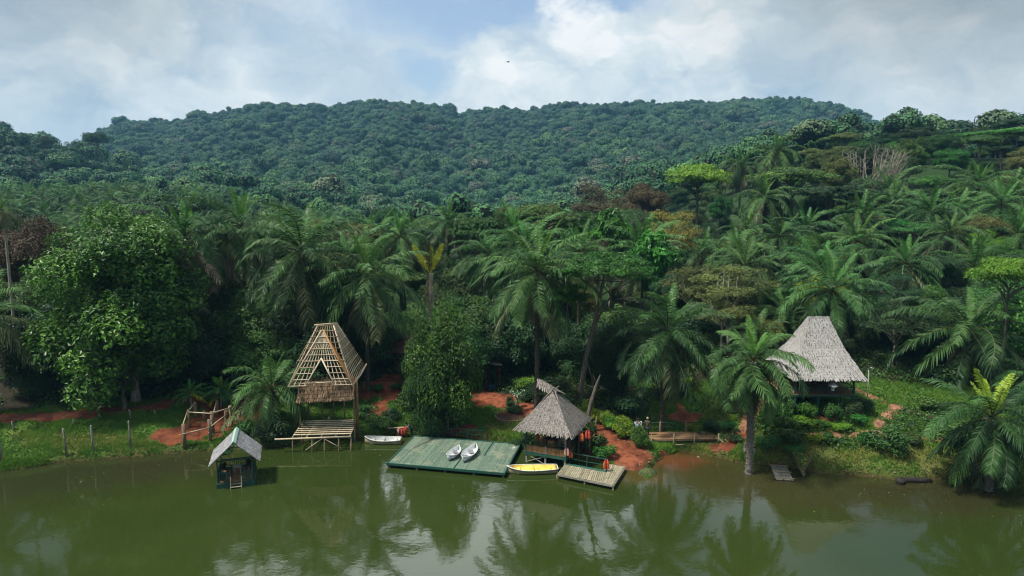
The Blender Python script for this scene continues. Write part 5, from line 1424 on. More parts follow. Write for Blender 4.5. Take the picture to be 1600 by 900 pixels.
# ------------------------------------------------------------------ timber posts of an unstarted hut
def timber_frame():
    b = on(325, 690); o = thing('timber_frame', 'cluster of rough timber posts tied with pale poles over a red earth pit', 'post frame', b, 0)
    def g(px, py): q = on(px, py); return q-b
    posts = [((289, 699), 1.95), ((297, 668), 1.6), ((329, 690), 1.9), ((333, 677), 1.9), ((306, 652), 1.4), ((340, 648), 1.35), ((354, 668), 1.6), ((362, 664), 1.75), ((319, 655), .8)]
    tops = []
    for (p, h) in posts:
        q = g(*p); r = random.uniform(.12, .16); l = random.uniform(-.08, .08)
        part_tube(o, 'post', [q-Vector((0, 0, .5)), q+Vector((l*.5, 0, h*.5)), q+Vector((l, 0, h))], r, M['timber']); tops.append(q+Vector((l, -.12, h)))
    L = lambda i, dz: tops[i]+Vector((0, -.05, dz))
    for a, b2 in [((0, -.75), (2, -.65)), ((2, -.7), (6, -.45)), ((1, -.15), (3, -.1)), ((3, -.1), (7, -.15)), ((0, -.1), (1, -.1)), ((1, -.2), (4, -.1)), ((6, -.2), (7, -.2)), ((2, -1.1), (5, -.1)), ((6, -.9), (7, .0))]:
        part_tube(o, 'tie_pole', [L(*a), L(*b2)], .045, M['bamboo'], 6)
timber_frame()

# ------------------------------------------------------------------ fence posts on the left bank
fp = [((2, 722), 2.4, 'leftmost tall leaning fence post at the water edge by the picture border'), ((104, 712), 2.25, 'pale fence post low on the grass bank, second from the left border'), ((146, 706), 2.2, 'brownish fence post low on the grass bank left of the middle'),
      ((204, 700), 2.3, 'slim fence post low on the grass bank nearest the red pit'), ((22, 672), .75, 'short fence post up by the path at the far left'), ((115, 664), .5, 'short stub post near the path above the pale fence post'),
      ((156, 652), .3, 'tiny stub post beside the red path'), ((204, 654), .85, 'short fence post beside the red path above the slim one'), ((243, 648), .45, 'stub post by the path left of the areca palms')]
for (p, h, l) in fp:
    q = on(*p); mb = MB(); s = random.uniform(-.1, .06)
    mb.tube([(0, 0, -.4), (s*.5, 0, h*.5), (s, -.05, h*.97), (s, -.05, h)], [.085, .08, .07, .045], 8, wob=.1)
    tag(mb.build('fence_post', M['greypost'], None, True, loc=q), l, 'fence post', 'fence posts on the left bank')

# ------------------------------------------------------------------ green raft deck
def raft():
    a = Vector((-9.64, 50.1, 0)); ang = R(-12.0); o = thing('floating_deck', 'wide weathered green plank deck moored at the bank', 'deck', a, ang)
    W, D = 9.3, 6.0; z = .36
    q = MB(); q.box((W/2, D/2, z-.12), (W, D, .16)); q.build('frame', M['greendk'], o)
    mb = MB(); n = 74
    for row in range(2):
        for k in range(n):
            L = D/2-.02; x = (k+.5)*W/n; off = random.uniform(-.03, .03)
            if random.random() < .012: continue
            mb.box((x, row*D/2+D/4+off, z-.02+random.uniform(-.006, .006)), (W/n-.014-random.random()*.012, L, .04), rz=random.uniform(-.004, .004))
    mb.build('planks', M['deck'], o)
    for x in (.02, W-.02): part_beam(o, 'edge_board', (x, 0, z-.02), (x, D, z-.02), .10, .16, M['green'])
    for y in (-.03, D+.03): part_beam(o, 'edge_board', (-.03, y, z-.03), (W+.03, y, z-.03), .07, .17, M['green'])
    for k in range(5):
        x = .15+k*(W-.3)/4; part_tube(o, 'pile', [(x, .12, -1.3), (x, .12, z-.15)], .09, M['timber'])
    Mx = Matrix.Translation(a) @ Matrix.Rotation(ang, 4, 'Z')
    def w(x, y, zz=z): return Mx @ Vector((x, y, zz))
    def kayak(p0, p1, wid, label):
        p0, p1 = w(*p0), w(*p1); d = p1-p0; L = d.length; t = thing('clear_kayak', label, 'kayak', (p0+p1)/2+Vector((0, 0, .025)), math.atan2(d.y, d.x), 'clear kayaks on the green deck')
        n = 17; m = 9; V = []
        def loft(off, zb):
            mb = MB(); vs = []
            for i in range(n):
                u = i/(n-1)*2-1; hw = (wid/2-off)*max(.02, (1-abs(u)**2.3)); sheer = .32+.10*u*u
                for j in range(m):
                    v = j/(m-1)*2-1; vs.append((u*(L/2-off), hw*math.copysign(abs(v)**.75, v), zb+(sheer-zb)*abs(v)**2.6+.10*u**4))
            fs = [(i*m+j, i*m+j+1, (i+1)*m+j+1, (i+1)*m+j) for i in range(n-1) for j in range(m-1)]
            mb.add(vs, fs, .5); return mb, vs
        mb, vs = loft(0, 0); hl = mb.build('hull', M['clear'], t, True)
        so_ = hl.modifiers.new('thickness', 'SOLIDIFY'); so_.thickness = .012
        rim = MB()
        for j in (0, m-1): rim.tube([vs[i*m+j] for i in range(n)], .022, 5)
        rim.build('rim', M['whitep'], t, True)
        for x in (-.55, .0, .6):
            rb = MB(); i = int((x/(L/2)+1)/2*(n-1)); rb.tube([Vector(vs[i*m+j])+Vector((0, 0, .012)) for j in range(m)], .014, 4); rb.build('rib', M['metal'], t)
        for x in (-.75, .45):
            s = MB(); s.box((x, 0, .14), (.34, .40, .03)); s.box((x-.18, 0, .30), (.04, .38, .30)); s.build('seat', M['clear'] if False else M['metal'], t, bevel=.01)
    kayak((4.55, 1.25), (4.75, 3.55), .95, 'smaller clear plastic kayak lying on the left of the pair on the green deck')
    kayak((5.75, 1.15), (5.95, 4.25), 1.05, 'larger clear plastic kayak lying on the right of the pair on the green deck')
    c = MB(); c.box((0, 0, .05), (.22, .16, .10)); c.tube([(-.09, 0, .1), (-.09, 0, .2), (.09, 0, .2), (.09, 0, .1)], .02, 6); tag(c.build('cleat', M['whitep'], None, loc=w(W-.35, D-1.0)), 'white mooring cleat near the right edge of the green deck', 'cleat')
    r2 = thing('green_rail', 'low dark green rail on short posts at the bank behind the green deck', 'railing', w(2.0, D+.7, .2), ang)
    for x in (0, 1.2, 2.6, 3.9): part_beam(r2, 'rail_post', (x, 0, -.3), (x, 0, .85), .08, .08, M['greendk'])
    part_beam(r2, 'top_rail', (-.1, 0, .85), (4.0, 0, .85), .07, .06, M['greendk']); part_beam(r2, 'lower_rail', (-.1, 0, .45), (4.0, 0, .45), .05, .05, M['greendk'])
    pl = thing('dry_frond', 'dried palm leaf lying on the back left corner of the green deck', 'palm leaf', w(.95, D-2.6, z+.03), ang+R(68))
    r = np.random.default_rng(3); P, V, T = frond(r, 0, .02, 2.2, .0, nl=16, ll=.10, hang=0, lw=.04); V = V.reshape(-1, 3); V[:, 2] = np.abs(V[:, 2])*.1+.01
    link('leaflets', mesh_np('leaflets', V, np.arange(len(V)).reshape(-1, 4), [M['palmd']], tone=T), pl); part_tube(pl, 'stalk', [(0, 0, .02), (2.2, 0, .02)], .02, M['palmd'], 5)
raft()

def rowboat(label, A, B, wid, m_out, m_in, rim='white'):
    A, B = Vector(A), Vector(B); d = B-A; L = d.length
    t = thing('rowboat', label, 'boat', (A+B)/2-Vector((0, 0, (A+B).z/2)), math.atan2(d.y, d.x), 'rowboats moored by the deck')
    n = 21; m = 11
    def loft(off, zb, zt):
        vs = []
        for i in range(n):
            u = i/(n-1)*2-1
            f = (1-max(0, u)**2.6)*.999 if u > 0 else (1-.28*abs(u)**2.2)
            hw = max(.015, (wid/2-off)*f); top = zt+.16*max(0, u)**2+.03*u*u
            for j in range(m):
                v = j/(m-1)*2-1; k = abs(v)**2.4
                vs.append((u*(L/2-off), hw*math.copysign(abs(v)**.7, v), zb*(1-k)+top*k+(.12*max(0, u)**3)*(1-k)))
        fs = [(i*m+j, i*m+j+1, (i+1)*m+j+1, (i+1)*m+j) for i in range(n-1) for j in range(m-1)]
        fs.append(tuple(range(m)))
        return vs, fs
    vo, fo = loft(0, -.10, .36); q = MB(); q.add(vo, fo, .5); q.build('hull', m_out, t, True)
    vi, fi = loft(.05, .02, .35); q = MB(); q.add(vi, fi, .5); q.build('inner_hull', m_in, t, True)
    q = MB()
    for j in (0, m-1): q.tube([vo[i*m+j] for i in range(n)], .035, 6)
    q.tube([vo[0], vo[m-1]], .04, 6); q.build('gunwale', M[rim], t, True)
    q = MB()
    for j in (0, m-1): q.tube([Vector(vo[i*m+j])+Vector((0, (.012 if j else -.012), -.09)) for i in range(n)], .015, 5)
    q.build('rubbing_strake', M['rubber'], t, True)
    for x in (-L*.34, 0, L*.27):
        w_ = wid*(.86 if x > -1 else .7)*(1-max(0, x/(L/2))**2.6*.9); q = MB(); q.box((x, 0, .24), (.26, w_, .035)); q.box((x, 0, .12), (.22, w_*.8, .2)); q.build('thwart', m_in, t, bevel=.008)
    return t
rowboat('small white rowboat by the bank left of the green deck', at(626, 689, .2), at(570, 688, .2), 1.15, M['cream'], M['white'])
rowboat('yellow rowboat with a cream hull moored in front of the gazebo', at(871, 733, .2), at(792, 735, .2), 1.25, M['cream'], M['yellow_p'])

# ------------------------------------------------------------------ gazebo
def vest(label, loc, rz, m, s=1.0, parent=None, m2=None, group='life jackets hung on the posts'):
    """a hanging life jacket: two padded front panels, back panel, shoulder loops, straps"""
    t = thing('life_jacket', label, 'life jacket', loc, rz, group); t.scale = (s, s, s)
    for sx in (-1, 1):
        q = MB(); 
        q.lathe([(.001, -.62), (.08, -.60), (.105, -.45), (.10, -.25), (.07, -.10), (.03, -.03)], (0, 0, 0), 10); b = q.build('front_panel', m, t, True); b.location = (sx*.11, -.06, 0); b.scale = (1, .55, 1)
        part_tube(t, 'shoulder_strap', [(sx*.10, -.05, -.06), (sx*.07, 0, .03), (sx*.08, .06, -.08)], .03, m)
    q = MB(); q.lathe([(.001, -.60), (.15, -.57), (.18, -.4), (.16, -.15), (.08, -.05)], (0, 0, 0), 12); b = q.build('back_panel', m2 or m, t, True); b.location = (0, .07, 0); b.scale = (1, .35, 1)
    for z in (-.22, -.42): q = MB(); q.box((0, -.10, z), (.30, .02, .035)); q.build('strap', M['rubber'], t)
    return t
def gazebo():
    a = Vector((1.01, 51.2, 0)); ang = R(-24.0); W, D = 3.39, 3.5; z = .95
    o = thing('gazebo', 'thatched open-sided gazebo on stilts with a green railing beside the green deck', 'gazebo', a, ang)
    Mx = Matrix.Translation(a) @ Matrix.Rotation(ang, 4, 'Z'); w = lambda x, y, zz=z: Mx @ Vector((x, y, zz))
    for x in (.1, W/2, W-.1):
        for y in (.1, D-.2): part_beam(o, 'stilt', (x, y, -1.2), (x, y, z-.2), .13, .13, M['greypost'])
    for s in ((.1, W/2), (W/2, .1)): part_beam(o, 'cross_brace', (s[0], .04, 0.05), (s[1], .04, z-.25), .05, .05, M['greypost'])
    q = MB(); q.box((W/2, D/2, z-.14), (W+.08, D+.08, .24)); q.build('deck_frame', M['green'], o)
    q = MB(); 
    for k in range(26): q.box(((k+.5)*W/26, D/2, z+.005), (W/26-.012, D, .03))
    q.build('floor', M['plank'], o)
    q = MB()
    for k in range(24): q.box((.1+(k+.5)*(W-.2)/24, .04, z+.26), ((W-.2)/24-.006, .025, .48))
    q.build('bamboo_screen', M['plank'], o)
    for p in ((.06, .06), (W-.06, .06), (W-.06, D-.06), (.06, D-.06)): part_beam(o, 'post', (*p, z), (*p, z+2.15), .11, .11, M['green'] if p != (W-.06, .06) else M['greypost'])
    for A, B in (((.06, .06), (W-.06, .06)), ((.06, .06), (.06, D-.06)), ((W-.06, 1.2), (W-.06, D-.06))):
        q = MB(); q.beam((*A, z+.82), (*B, z+.82), .08, .06); q.beam((*A, z+.55), (*B, z+.55), .05, .04)
        L = (Vector(A)-Vector(B)).length; n = max(2, int(L/.55))
        for k in range(1, n): p = Vector(A).lerp(Vector(B), k/n); q.beam((*p, z), (*p, z+.82), .05, .05)
        q.build('railing', M['greendk'], o)
    part_beam(o, 'centre_rail_post', (W*.52, .02, z), (W*.52, .02, z+.6), .10, .08, M['greypost'])
    ze, ov = z+1.88, .62; cx, cyy = W/2, D/2; apex = (cx+.05, cyy-.1, z+4.75)
    E = [(-ov, -ov, ze), (W+ov, -ov, ze), (W+ov, D+ov, ze+.05), (-ov, D+ov, ze+.05)]
    tk = MB(); rb = MB()
    ap = Vector(apex)
    for i in range(4):
        A, B = Vector(E[i]), Vector(E[(i+1) % 4]); dx = (B-A).normalized()*.10
        # slightly hollow slope: two segments
        mA, mB = A.lerp(ap, .5)-Vector((0, 0, .10)), B.lerp(ap, .5)-Vector((0, 0, .10))
        slab(rb, A, B, mB, mA, .14); slab(rb, mA, mB, ap+dx, ap-dx, .14)
        thatch(tk, A, B, mB, mA, .17, .075, .042, seed=20+i, jit=1.5); thatch(tk, mA, mB, ap+dx, ap-dx, .17, .07, .04, seed=30+i, jit=1.5, fringe=.05)
    rf = rb.build('roof', M['thatchbase'], o); tk.build('thatch', M['thatch'], rf)
    # bundled thatch ridge that trails off behind the peak
    q = MB(); s0 = ap+Vector((.25, -.05, -.12)); s1 = ap+Vector((-1.65, .75, .42)); sd = Vector((.35, .6, -.35))
    slab(q, s0-Vector((-.1, .35, .38)), s0, s1, s1-Vector((-.1, .35, .38)), .05); slab(q, s0+sd, s0, s1, s1+sd, .05)
    cp = q.build('ridge_cap', M['thatchbase'], rf)
    q = MB(); thatch(q, s1-Vector((-.1, .35, .38)), s0-Vector((-.1, .35, .38)), s0, s1, .14, .12, .05, seed=50); thatch(q, s0+sd, s1+sd, s1, s0, .14, .12, .05, seed=51); q.build('ridge_thatch', M['thatch'], cp)
    part_tube(o, 'ridge_stick', [ap+Vector((-.3, -.4, -.35)), ap+Vector((.35, .3, .2))], .03, M['bamboow'])
    # hanging lamp and other contents
    l = MB(); l.lathe([(.01, .12), (.05, .1), (.08, .0), (.05, -.08), (.01, -.09)], n=10); tag(l.build('eave_lamp', M['whitep'], None, True, loc=w(W*.62, -.5, ze-.12)), 'small white lamp under the front eave of the gazebo', 'lamp')
    def chair(label, x, y, rz):
        t = thing('wooden_chair', label, 'chair', w(x, y, z+.02), ang+R(rz), 'orange wooden chairs in the gazebo')
        for sx in (-1, 1):
            part_beam(t, 'leg', (sx*.18, -.18, 0), (sx*.18, -.18, .44), .045, .045, M['chairo']); part_beam(t, 'leg', (sx*.18, .18, 0), (sx*.18, .2, .9), .045, .045, M['chairo'])
        q = MB(); q.box((0, 0, .45), (.42, .42, .05)); q.build('seat', M['chairo'], t, bevel=.008); q = MB(); q.box((0, .2, .74), (.38, .03, .30)); q.build('backrest', M['chairo'], t, bevel=.008)
    chair('orange wooden chair at the left end of the gazebo under the capped person', .62, .95, -60)
    chair('orange wooden chair with its back to the front railing of the gazebo', 2.0, .65, 170)
    chair('orange wooden chair in the left middle of the gazebo', 1.1, 1.5, 20)
    table('dark wooden table in the middle of the gazebo', *w(1.7, 1.5, z+.02), ang, 1.1, .7, .72, M['chaird'])
    person('person in a white cap and orange top sitting at the left end of the gazebo', w(.70, 1.0, z+.02), ang-R(60)+math.pi*0, 'orange', sit=True, arms='front', hair='whitep')
    person('person in a black and white patterned shirt sitting at the right end of the gazebo', w(2.75, 1.3, z+.02), ang+R(50)+math.pi*0, 'shirtp', sit=True, arms='front')
    b = MB(); b.box((0, .0, .44), (.5, .45, .06)); b.box((0, .0, .2), (.44, .4, .42)); tag(b.build('stool', M['chaird'], None, loc=w(2.75, 1.38, z+.02), rot=(0, 0, ang)), 'dark box stool under the person in the patterned shirt', 'stool')
    # the steps side: hanging life jackets
    rk = thing('jacket_rack', 'dark pole rack for life jackets right of the gazebo', 'rack', w(W+.75, .9, 0), ang)
    zt = z+2.2
    for s in (0, .95): part_beam(rk, 'rack_post', (s*.6, s, -.2), (s*.6, s, zt-.3), .09, .09, M['chaird'])
    part_beam(rk, 'rack_bar', (0, 0, zt-.45), (.57, .95, zt-.45), .05, .05, M['chaird'])
    vest('orange life jacket with a yellow back, left of the pair right of the gazebo', w(W+.90, 1.0, zt-.50), ang, M['orange'], 1.0, m2=M['yelv'])
    vest('bright red life jacket, right of the pair right of the gazebo', w(W+1.30, 1.4, zt-.38), ang, M['redv'], 1.05)
    vest('pale pink life jacket hanging on the gazebo corner post', w(W+.12, -.10, z+.78), ang, M['pinkv'], .95)
    vest('orange life jacket hanging low beside the pale pink one', w(W+.38, .1, z+.45), ang, M['orange'], .75)
gazebo()

# ------------------------------------------------------------------ bamboo jetty
def jetty():
    a = Vector((3.36, 48.05, 0)); o = thing('jetty', 'low L-shaped slatted jetty with a green railing', 'jetty', a)
    P = [Vector(q)-a for q in ((3.36, 48.05, .35), (7.18, 46.05, .35), (8.58, 49.36, .35), (7.16, 49.97, .35), (6.86, 48.60, .35), (4.12, 49.97, .35))]
    mb = MB(); n = 22
    for k in range(n):                                      # long arm
        u0, u1 = k/n, (k+.82)/n
        A, B = P[0].lerp(P[1], u0*.79), P[0].lerp(P[1], u1*.79); C, D_ = P[5].lerp(P[4], u1), P[5].lerp(P[4], u0); h = Vector((0, 0, random.uniform(.03, .06)))
        e = random.uniform(-.04, .05)*(A-D_).normalized()
        mb.add([A+e, B+e, C, D_, A+e+h, B+e+h, C+h, D_+h], [(0, 3, 2, 1), (4, 5, 6, 7), (0, 1, 5, 4), (1, 2, 6, 5), (2, 3, 7, 6), (3, 0, 4, 7)])
    m = 10; st = P[0].lerp(P[1], .79)
    for k in range(m):                                      # the leg that turns to the bank
        u0, u1 = k/m, (k+.84)/m
        A, B = st.lerp(P[1], u0), st.lerp(P[1], u1); D_, C = P[4].lerp(P[3], 0)+(P[3]-P[3]), None
        t0, t1 = P[3].lerp(P[2], u0), P[3].lerp(P[2], u1); h = Vector((0, 0, random.uniform(.03, .06)))
        mb.add([A, B, t1, t0, A+h, B+h, t1+h, t0+h], [(0, 3, 2, 1), (4, 5, 6, 7), (0, 1, 5, 4), (1, 2, 6, 5), (2, 3, 7, 6), (3, 0, 4, 7)])
    mb.build('slats', M['jetty'], o)
    z = Vector((0, 0, -.06))
    for A, B in ((0, 1), (1, 2), (4, 3), (5, 4), (0, 5)): part_beam(o, 'edge_pole', P[A]+z, P[B]+z, .09, .10, M['greypost'])
    for p in (P[0], P[1], P[2], P[0].lerp(P[1], .5), P[4]): part_tube(o, 'pile', [p+Vector((0, .1, -1.5)), p+Vector((0, .1, -.05))], .07, M['timber'])
    s = (P[5]-P[4]).normalized(); nn = Vector((-s.y, s.x, 0)); nn = -nn if nn.y < 0 else nn
    A, B = P[5]+nn*.04, P[4]+nn*.04-s*.2
    part_beam(o, 'green_kerb', A+Vector((0, -.12, .05)), B+Vector((0, -.12, .05)), .30, .03, M['green'])
    railing(o, [A, A.lerp(B, .52), B], .95, M['green'])
    q = B+a; vest('orange life jacket hanging on the end post of the jetty railing', (q.x-.05, q.y-.1, q.z+.92), 0, M['orange'], 1.1)
jetty()

# ------------------------------------------------------------------ paddles and life jackets on the drum behind the deck
def paddle_rack():
    b = on(634, 682); D = b.y+.3
    dr = MB(); dr.lathe([(.0, -.3), (.36, -.3), (.38, .0), (.36, .02), (.36, .3), (.38, .32), (.36, .34), (.36, .62), (.38, .64), (.38, .88), (.0, .88)], n=20)
    o = dr.build('drum', M['rust'], None, True, loc=b+Vector((-.45, .2, .3))); tag(o, 'dark red-brown drum under the draped life jackets behind the white rowboat', 'drum')
    zt = b.z+1.18
    def pad(label, x0, x1, y, dz, m, bl):
        t = thing('paddle', label, 'paddle', (x0, y, zt+dz), 0, 'paddles lying across the drum'); L = x1-x0
        part_tube(t, 'shaft', [(0, 0, 0), (L, 0, .08)], .022, M['bamboo']); q = MB(); xb = -.25 if bl < 0 else L+.25
        q.lathe([(.001, -.28), (.07, -.22), (.10, .0), (.08, .22), (.001, .28)], n=10); k = q.build('blade', m, t, True); k.location = (xb, 0, .0 if bl < 0 else .08); k.rotation_euler = (0, math.pi/2, 0); k.scale = (1, .25, 1)
    x = b.x-.45
    pad('pale paddle sticking out to the left of the draped life jackets', x-.75, x+.8, b.y+.15, .03, M['jetty'], -1)
    pad('paddle with an orange-yellow blade sticking out to the right behind the deck corner', x-.3, x+1.5, b.y+.35, .03, M['chairo'], 1)
    vest('salmon life jacket draped on the left of the drum', (x-.12, b.y-.05, zt+.12), R(70), M['pinkv'], .8, group='life jackets on the drum')
    vest('red-orange life jacket draped on the front of the drum', (x+.28, b.y-.25, zt+.16), R(10), M['redv'], 1.0, group='life jackets on the drum')
    vest('second orange life jacket behind the red-orange one on the drum', (x+.42, b.y-.05, zt+.2), R(-30), M['orange'], .95, group='life jackets on the drum')
    person('person in a slate grey shirt bending beside the draped life jackets', (b.x+.45, b.y+.45, gz(b.x+.45, b.y+.45)), R(-60), 'shirtg', lean=.75, arms='low')
    c = on(688, 669); q = MB(); q.lathe([(.0, 0), (.22, .02), (.27, .2), (.2, .38), (.05, .46), (.0, .46)], n=12)
    s = q.build('sack', M['trou'], None, True, loc=c); tag(s, 'dark sack with a pale cloth on top on the bank behind the deck', 'sack'); q = MB(); q.lathe([(.0, .47), (.12, .45), (.2, .36), (.21, .30)], n=9); q.build('cloth', M['shirtw'], s, True)
paddle_rack()

# ------------------------------------------------------------------ footbridge
def bridge():
    L, Rr_ = Vector((11.35, 53.5, .95)), Vector((16.95, 53.75, .95)); d = (Rr_-L).normalized(); n = Vector((-d.y, d.x, 0)); wdt = 1.75
    o = thing('footbridge', 'low brown plank footbridge with thin pole railings over the muddy cove', 'footbridge', L)
    mb = MB(); K = 13
    for k in range(K): 
        a = n*(k+.5)*wdt/K
        for s0, s1 in ((0, .36), (.365, .69), (.695, 1)):
            mb.beam(a+d*5.6*s0+Vector((0, 0, random.uniform(-.01, .012))), a+d*5.6*s1, wdt/K-.012, .04)
    mb.build('planks', M['plank'], o)
    for y in (.08, wdt-.1): part_tube(o, 'bearer', [n*y+Vector((-.1, 0, -.10)), n*y+d*5.7+Vector((0, 0, -.1))], .08, M['timber'])
    part_tube(o, 'lower_pole', [d*.6+Vector((0, -.05, -.45)), d*5.0+Vector((0, -.05, -.42))], .05, M['bamboow'])
    for x in (.05, 1.9, 3.6, 5.6): part_tube(o, 'post', [d*x+Vector((0, 0, -1.2)), d*x+Vector((0, 0, .45 if x not in (1.9,) else .5))], .06, M['bamboow'])
    for x in (.05, 1.2, 3.4, 5.5): part_tube(o, 'post', [n*wdt+d*x+Vector((0, 0, -.7)), n*wdt+d*x+Vector((0, 0, .95))], .055, M['timber'])
    part_tube(o, 'handrail', [n*wdt+Vector((-.6, 0, .85)), n*wdt+d*5.7+Vector((0, 0, .80))], .03, M['greendk']); part_tube(o, 'handrail', [n*wdt+Vector((-.6, 0, .45)), n*wdt+d*5.7+Vector((0, 0, .42))], .025, M['greendk'])
    for a, b in (((5.6, .2, .02), (6.3, -.5, -.45)), ((5.5, .6, .05), (6.5, .4, -.3))): part_tube(o, 'ramp_pole', [Vector(a), Vector(b)], .06, M['timber'])
    c = MB(); c.lathe([(.0, 0), (.2, .02), (.26, .12), (.2, .24), (.05, .29), (.0, .29)], n=9); s = c.build('boulder', M['stone'], None, loc=on(1091, 714)-Vector((0, 0, .06))); s.scale = (1.1, .9, 1.1); tag(s, 'pale boulder at the muddy waterline below the footbridge', 'boulder')
    p = on(1012, 740); c = MB(); c.lathe([(.0, .42), (.35, .36), (.6, .2), (.75, -.05), (.8, -.4)], n=12); s = c.build('mound', M['moss'], None, True, loc=(p.x, p.y, 0)); s.scale = (1.0, .8, 1); tag(s, 'mossy rounded clod at the tip of the red landing', 'clod')
    for px, py, sh, l in ((995, 686, 'shirtb', 'person in a pale blue shirt bending behind the clipped shrub at the footbridge'), (1001, 685, 'shirtw', 'person in a white shirt bending behind the clipped shrub at the footbridge')):
        q = on(px, py); person(l, q, R(170 if sh == 'shirtb' else 200), sh, lean=.65, arms='low')
    q = on(1011, 684); person('person in dull olive clothes and a pale cap by the footbridge entrance', q, R(160), 'shirto', lean=.1, hair='stone')
bridge()

# ------------------------------------------------------------------ large thatched hut on the right
def big_hut():
    q = at(1241, 650, 1.5); a = Vector((23.1, 54.1, 0)); zg = gz(a.x, a.y)
    o = thing('thatched_hut', 'large stilt hut with a tall grey thatched roof and dark green veranda', 'hut', (a.x, a.y, 0), R(-1))
    W, D = 4.9, 5.0; z = 4.57; g = M['green']; gd = M['greendk']
    for x in (.1, 2.0, 3.9, W-.1):
        for y in (.1, D-.2): part_beam(o, 'stilt', (x, y, gz(a.x+x, a.y+y)-.4), (x, y, z), .15, .15, g if y < 1 else gd)
    q = MB(); q.box((W/2-.3, D/2, z-.08), (W+1.1, D, .16)); q.build('deck_frame', g, o)
    q = MB()
    for k in range(30): q.box((-.85+(k+.5)*(W+1.1)/30, D/2, z+.01), ((W+1.1)/30-.012, D, .03))
    q.build('floor', M['plank'], o)
    for x in (.1, 2.6, W-.1): part_beam(o, 'post', (x, .1, z), (x, .1, z+1.65), .12, .12, gd)
    for x in (.1, W-.1): part_beam(o, 'post', (x, D-.1, z), (x, D-.1, z+1.65), .12, .12, gd)
    railing(o, [(-.8, .08, z), (2.6, .08, z), (W, .08, z)], .62, gd, pickets=.16, mid=False); railing(o, [(W, .1, z), (W, D, z)], .62, gd, pickets=.16, mid=False)
    q = MB(); q.box((W/2, D-.6, z+.8), (W-.6, .08, 1.6)); q.build('rear_wall', M['chaird'], o)
    ze = z+1.50; zr = z+5.95; xl, xr, yf, yk = -.35, W+.48, -.78, D+.8; rx0, rx1, ry = 1.85, 3.45, D*.52
    E = [Vector((xl, yf, ze)), Vector((xr, yf, ze)), Vector((xr, yk, ze)), Vector((xl, yk, ze))]; T = [Vector((rx0, ry-.15, zr)), Vector((rx1, ry-.15, zr)), Vector((rx1, ry+.15, zr)), Vector((rx0, ry+.15, zr))]
    rb, tk = MB(), MB()
    for i in range(4):
        A, B, C, D2 = E[i], E[(i+1) % 4], T[(i+1) % 4], T[i]; k = .55; s = Vector((0, 0, -.38))
        mA, mB = A.lerp(D2, k)+s, B.lerp(C, k)+s
        slab(rb, A, B, mB, mA, .16); slab(rb, mA, mB, C, D2, .16)
        thatch(tk, A, B, mB, mA, .15, .13, .034, seed=60+i, jit=1.15, fringe=.16); thatch(tk, mA, mB, C, D2, .15, .12, .034, seed=70+i, jit=1.15, fringe=.06)
    rf = rb.build('roof', M['thatchbase'], o); tk.build('thatch', M['thatchpale'], rf)
    q = MB(); A, B = T[0]+Vector((-.08, -.12, -.55)), T[1]+Vector((.08, -.12, -.55)); slab(q, A, B, T[1]+Vector((.03, 0, .10)), T[0]+Vector((-.03, 0, .10)), .06)
    slab(q, T[3]+Vector((-.08, .12, -.55)), T[2]+Vector((.08, .12, -.55)), T[2]+Vector((.03, -.28, .10)), T[3]+Vector((-.03, -.28, .10)), .06)
    cp = q.build('ridge_cap', M['thatchpale'], rf); q = MB(); thatch(q, A, B, T[1]+Vector((.03, 0, .10)), T[0]+Vector((-.03, 0, .10)), .26, .3, .04, seed=90); q.build('ridge_thatch', M['thatchpale'], cp)
    ln = thing('lantern', 'white hanging lantern under the front eave of the large thatched hut', 'lantern', (a.x+2.9, a.y-.45, z+.50))
    q = MB(); q.lathe([(.12, 0), (.17, .38), (.001, .38)], n=6); q.lathe([(.001, 0), (.12, 0)], n=6); q.build('glass', M['whitep'], ln)
    q = MB(); q.lathe([(.40, .38), (.30, .50), (.10, .62), (.02, .66)], n=8); q.lathe([(.001, .38), (.40, .38)], n=8); q.build('cap', M['metal'], ln); part_tube(ln, 'chain', [(0, 0, .64), (0, 0, 1.0)], .012, M['metal'], 5)
    table('dark wooden table on the veranda of the large thatched hut', a.x+1.9, a.y+1.8, z+.03, 0, 1.5, .8, .72, M['chaird'])
    for i, (x, y, r_) in enumerate([(.9, 1.7, 90), (3.0, 1.9, -90)]): armchair(['dark armchair left of the table on the thatched hut veranda', 'dark armchair right of the table on the thatched hut veranda'][i], a.x+x, a.y+y, z+.03, R(r_), M['chaird'])
big_hut()

# ------------------------------------------------------------------ lamps and poles
def street_lamp(label, base, top, D=None, m='metal'):
    b = on(*base); c = atd(top[0], top[1], b.y); h = c.z-b.z
    o = thing('street_lamp', label, 'street lamp', b, 0, None)
    part_tube(o, 'pole', [(0, 0, -.3), (c.x-b.x, 0, h)], .045, M[m]); q = MB(); q.box((c.x-b.x-.02, -.18, h), (.34, .42, .06)); q.build('solar_panel', M['rubber'], o)
    q = MB(); q.lathe([(.001, -.16), (.12, -.14), (.15, -.05), (.05, .0)], n=12); k = q.build('lamp_head', M['whitep'], o, True); k.location = (c.x-b.x, -.28, h+.02)
street_lamp('dark street lamp with a white head above the yellow-green hedge', (905, 640), (905, 602), m='greendk')
street_lamp('low white lamp on a dark pole at the right eave of the gazebo', (911, 690), (911, 653), m='greendk')
street_lamp('slim grey street lamp on the path right of the large thatched hut', (1356, 622), (1358, 572))
b = on(931, 690); tag((lambda q: (q.tube([(0, 0, -.3), (-.02, 0, 1.2), (0, 0, 2.15)], [.045, .04, .035], 7), q.build('pole', M['bamboow'], None, True, loc=b))[1])(MB()), 'thin pale pole standing on the red landing by the hedge', 'pole')

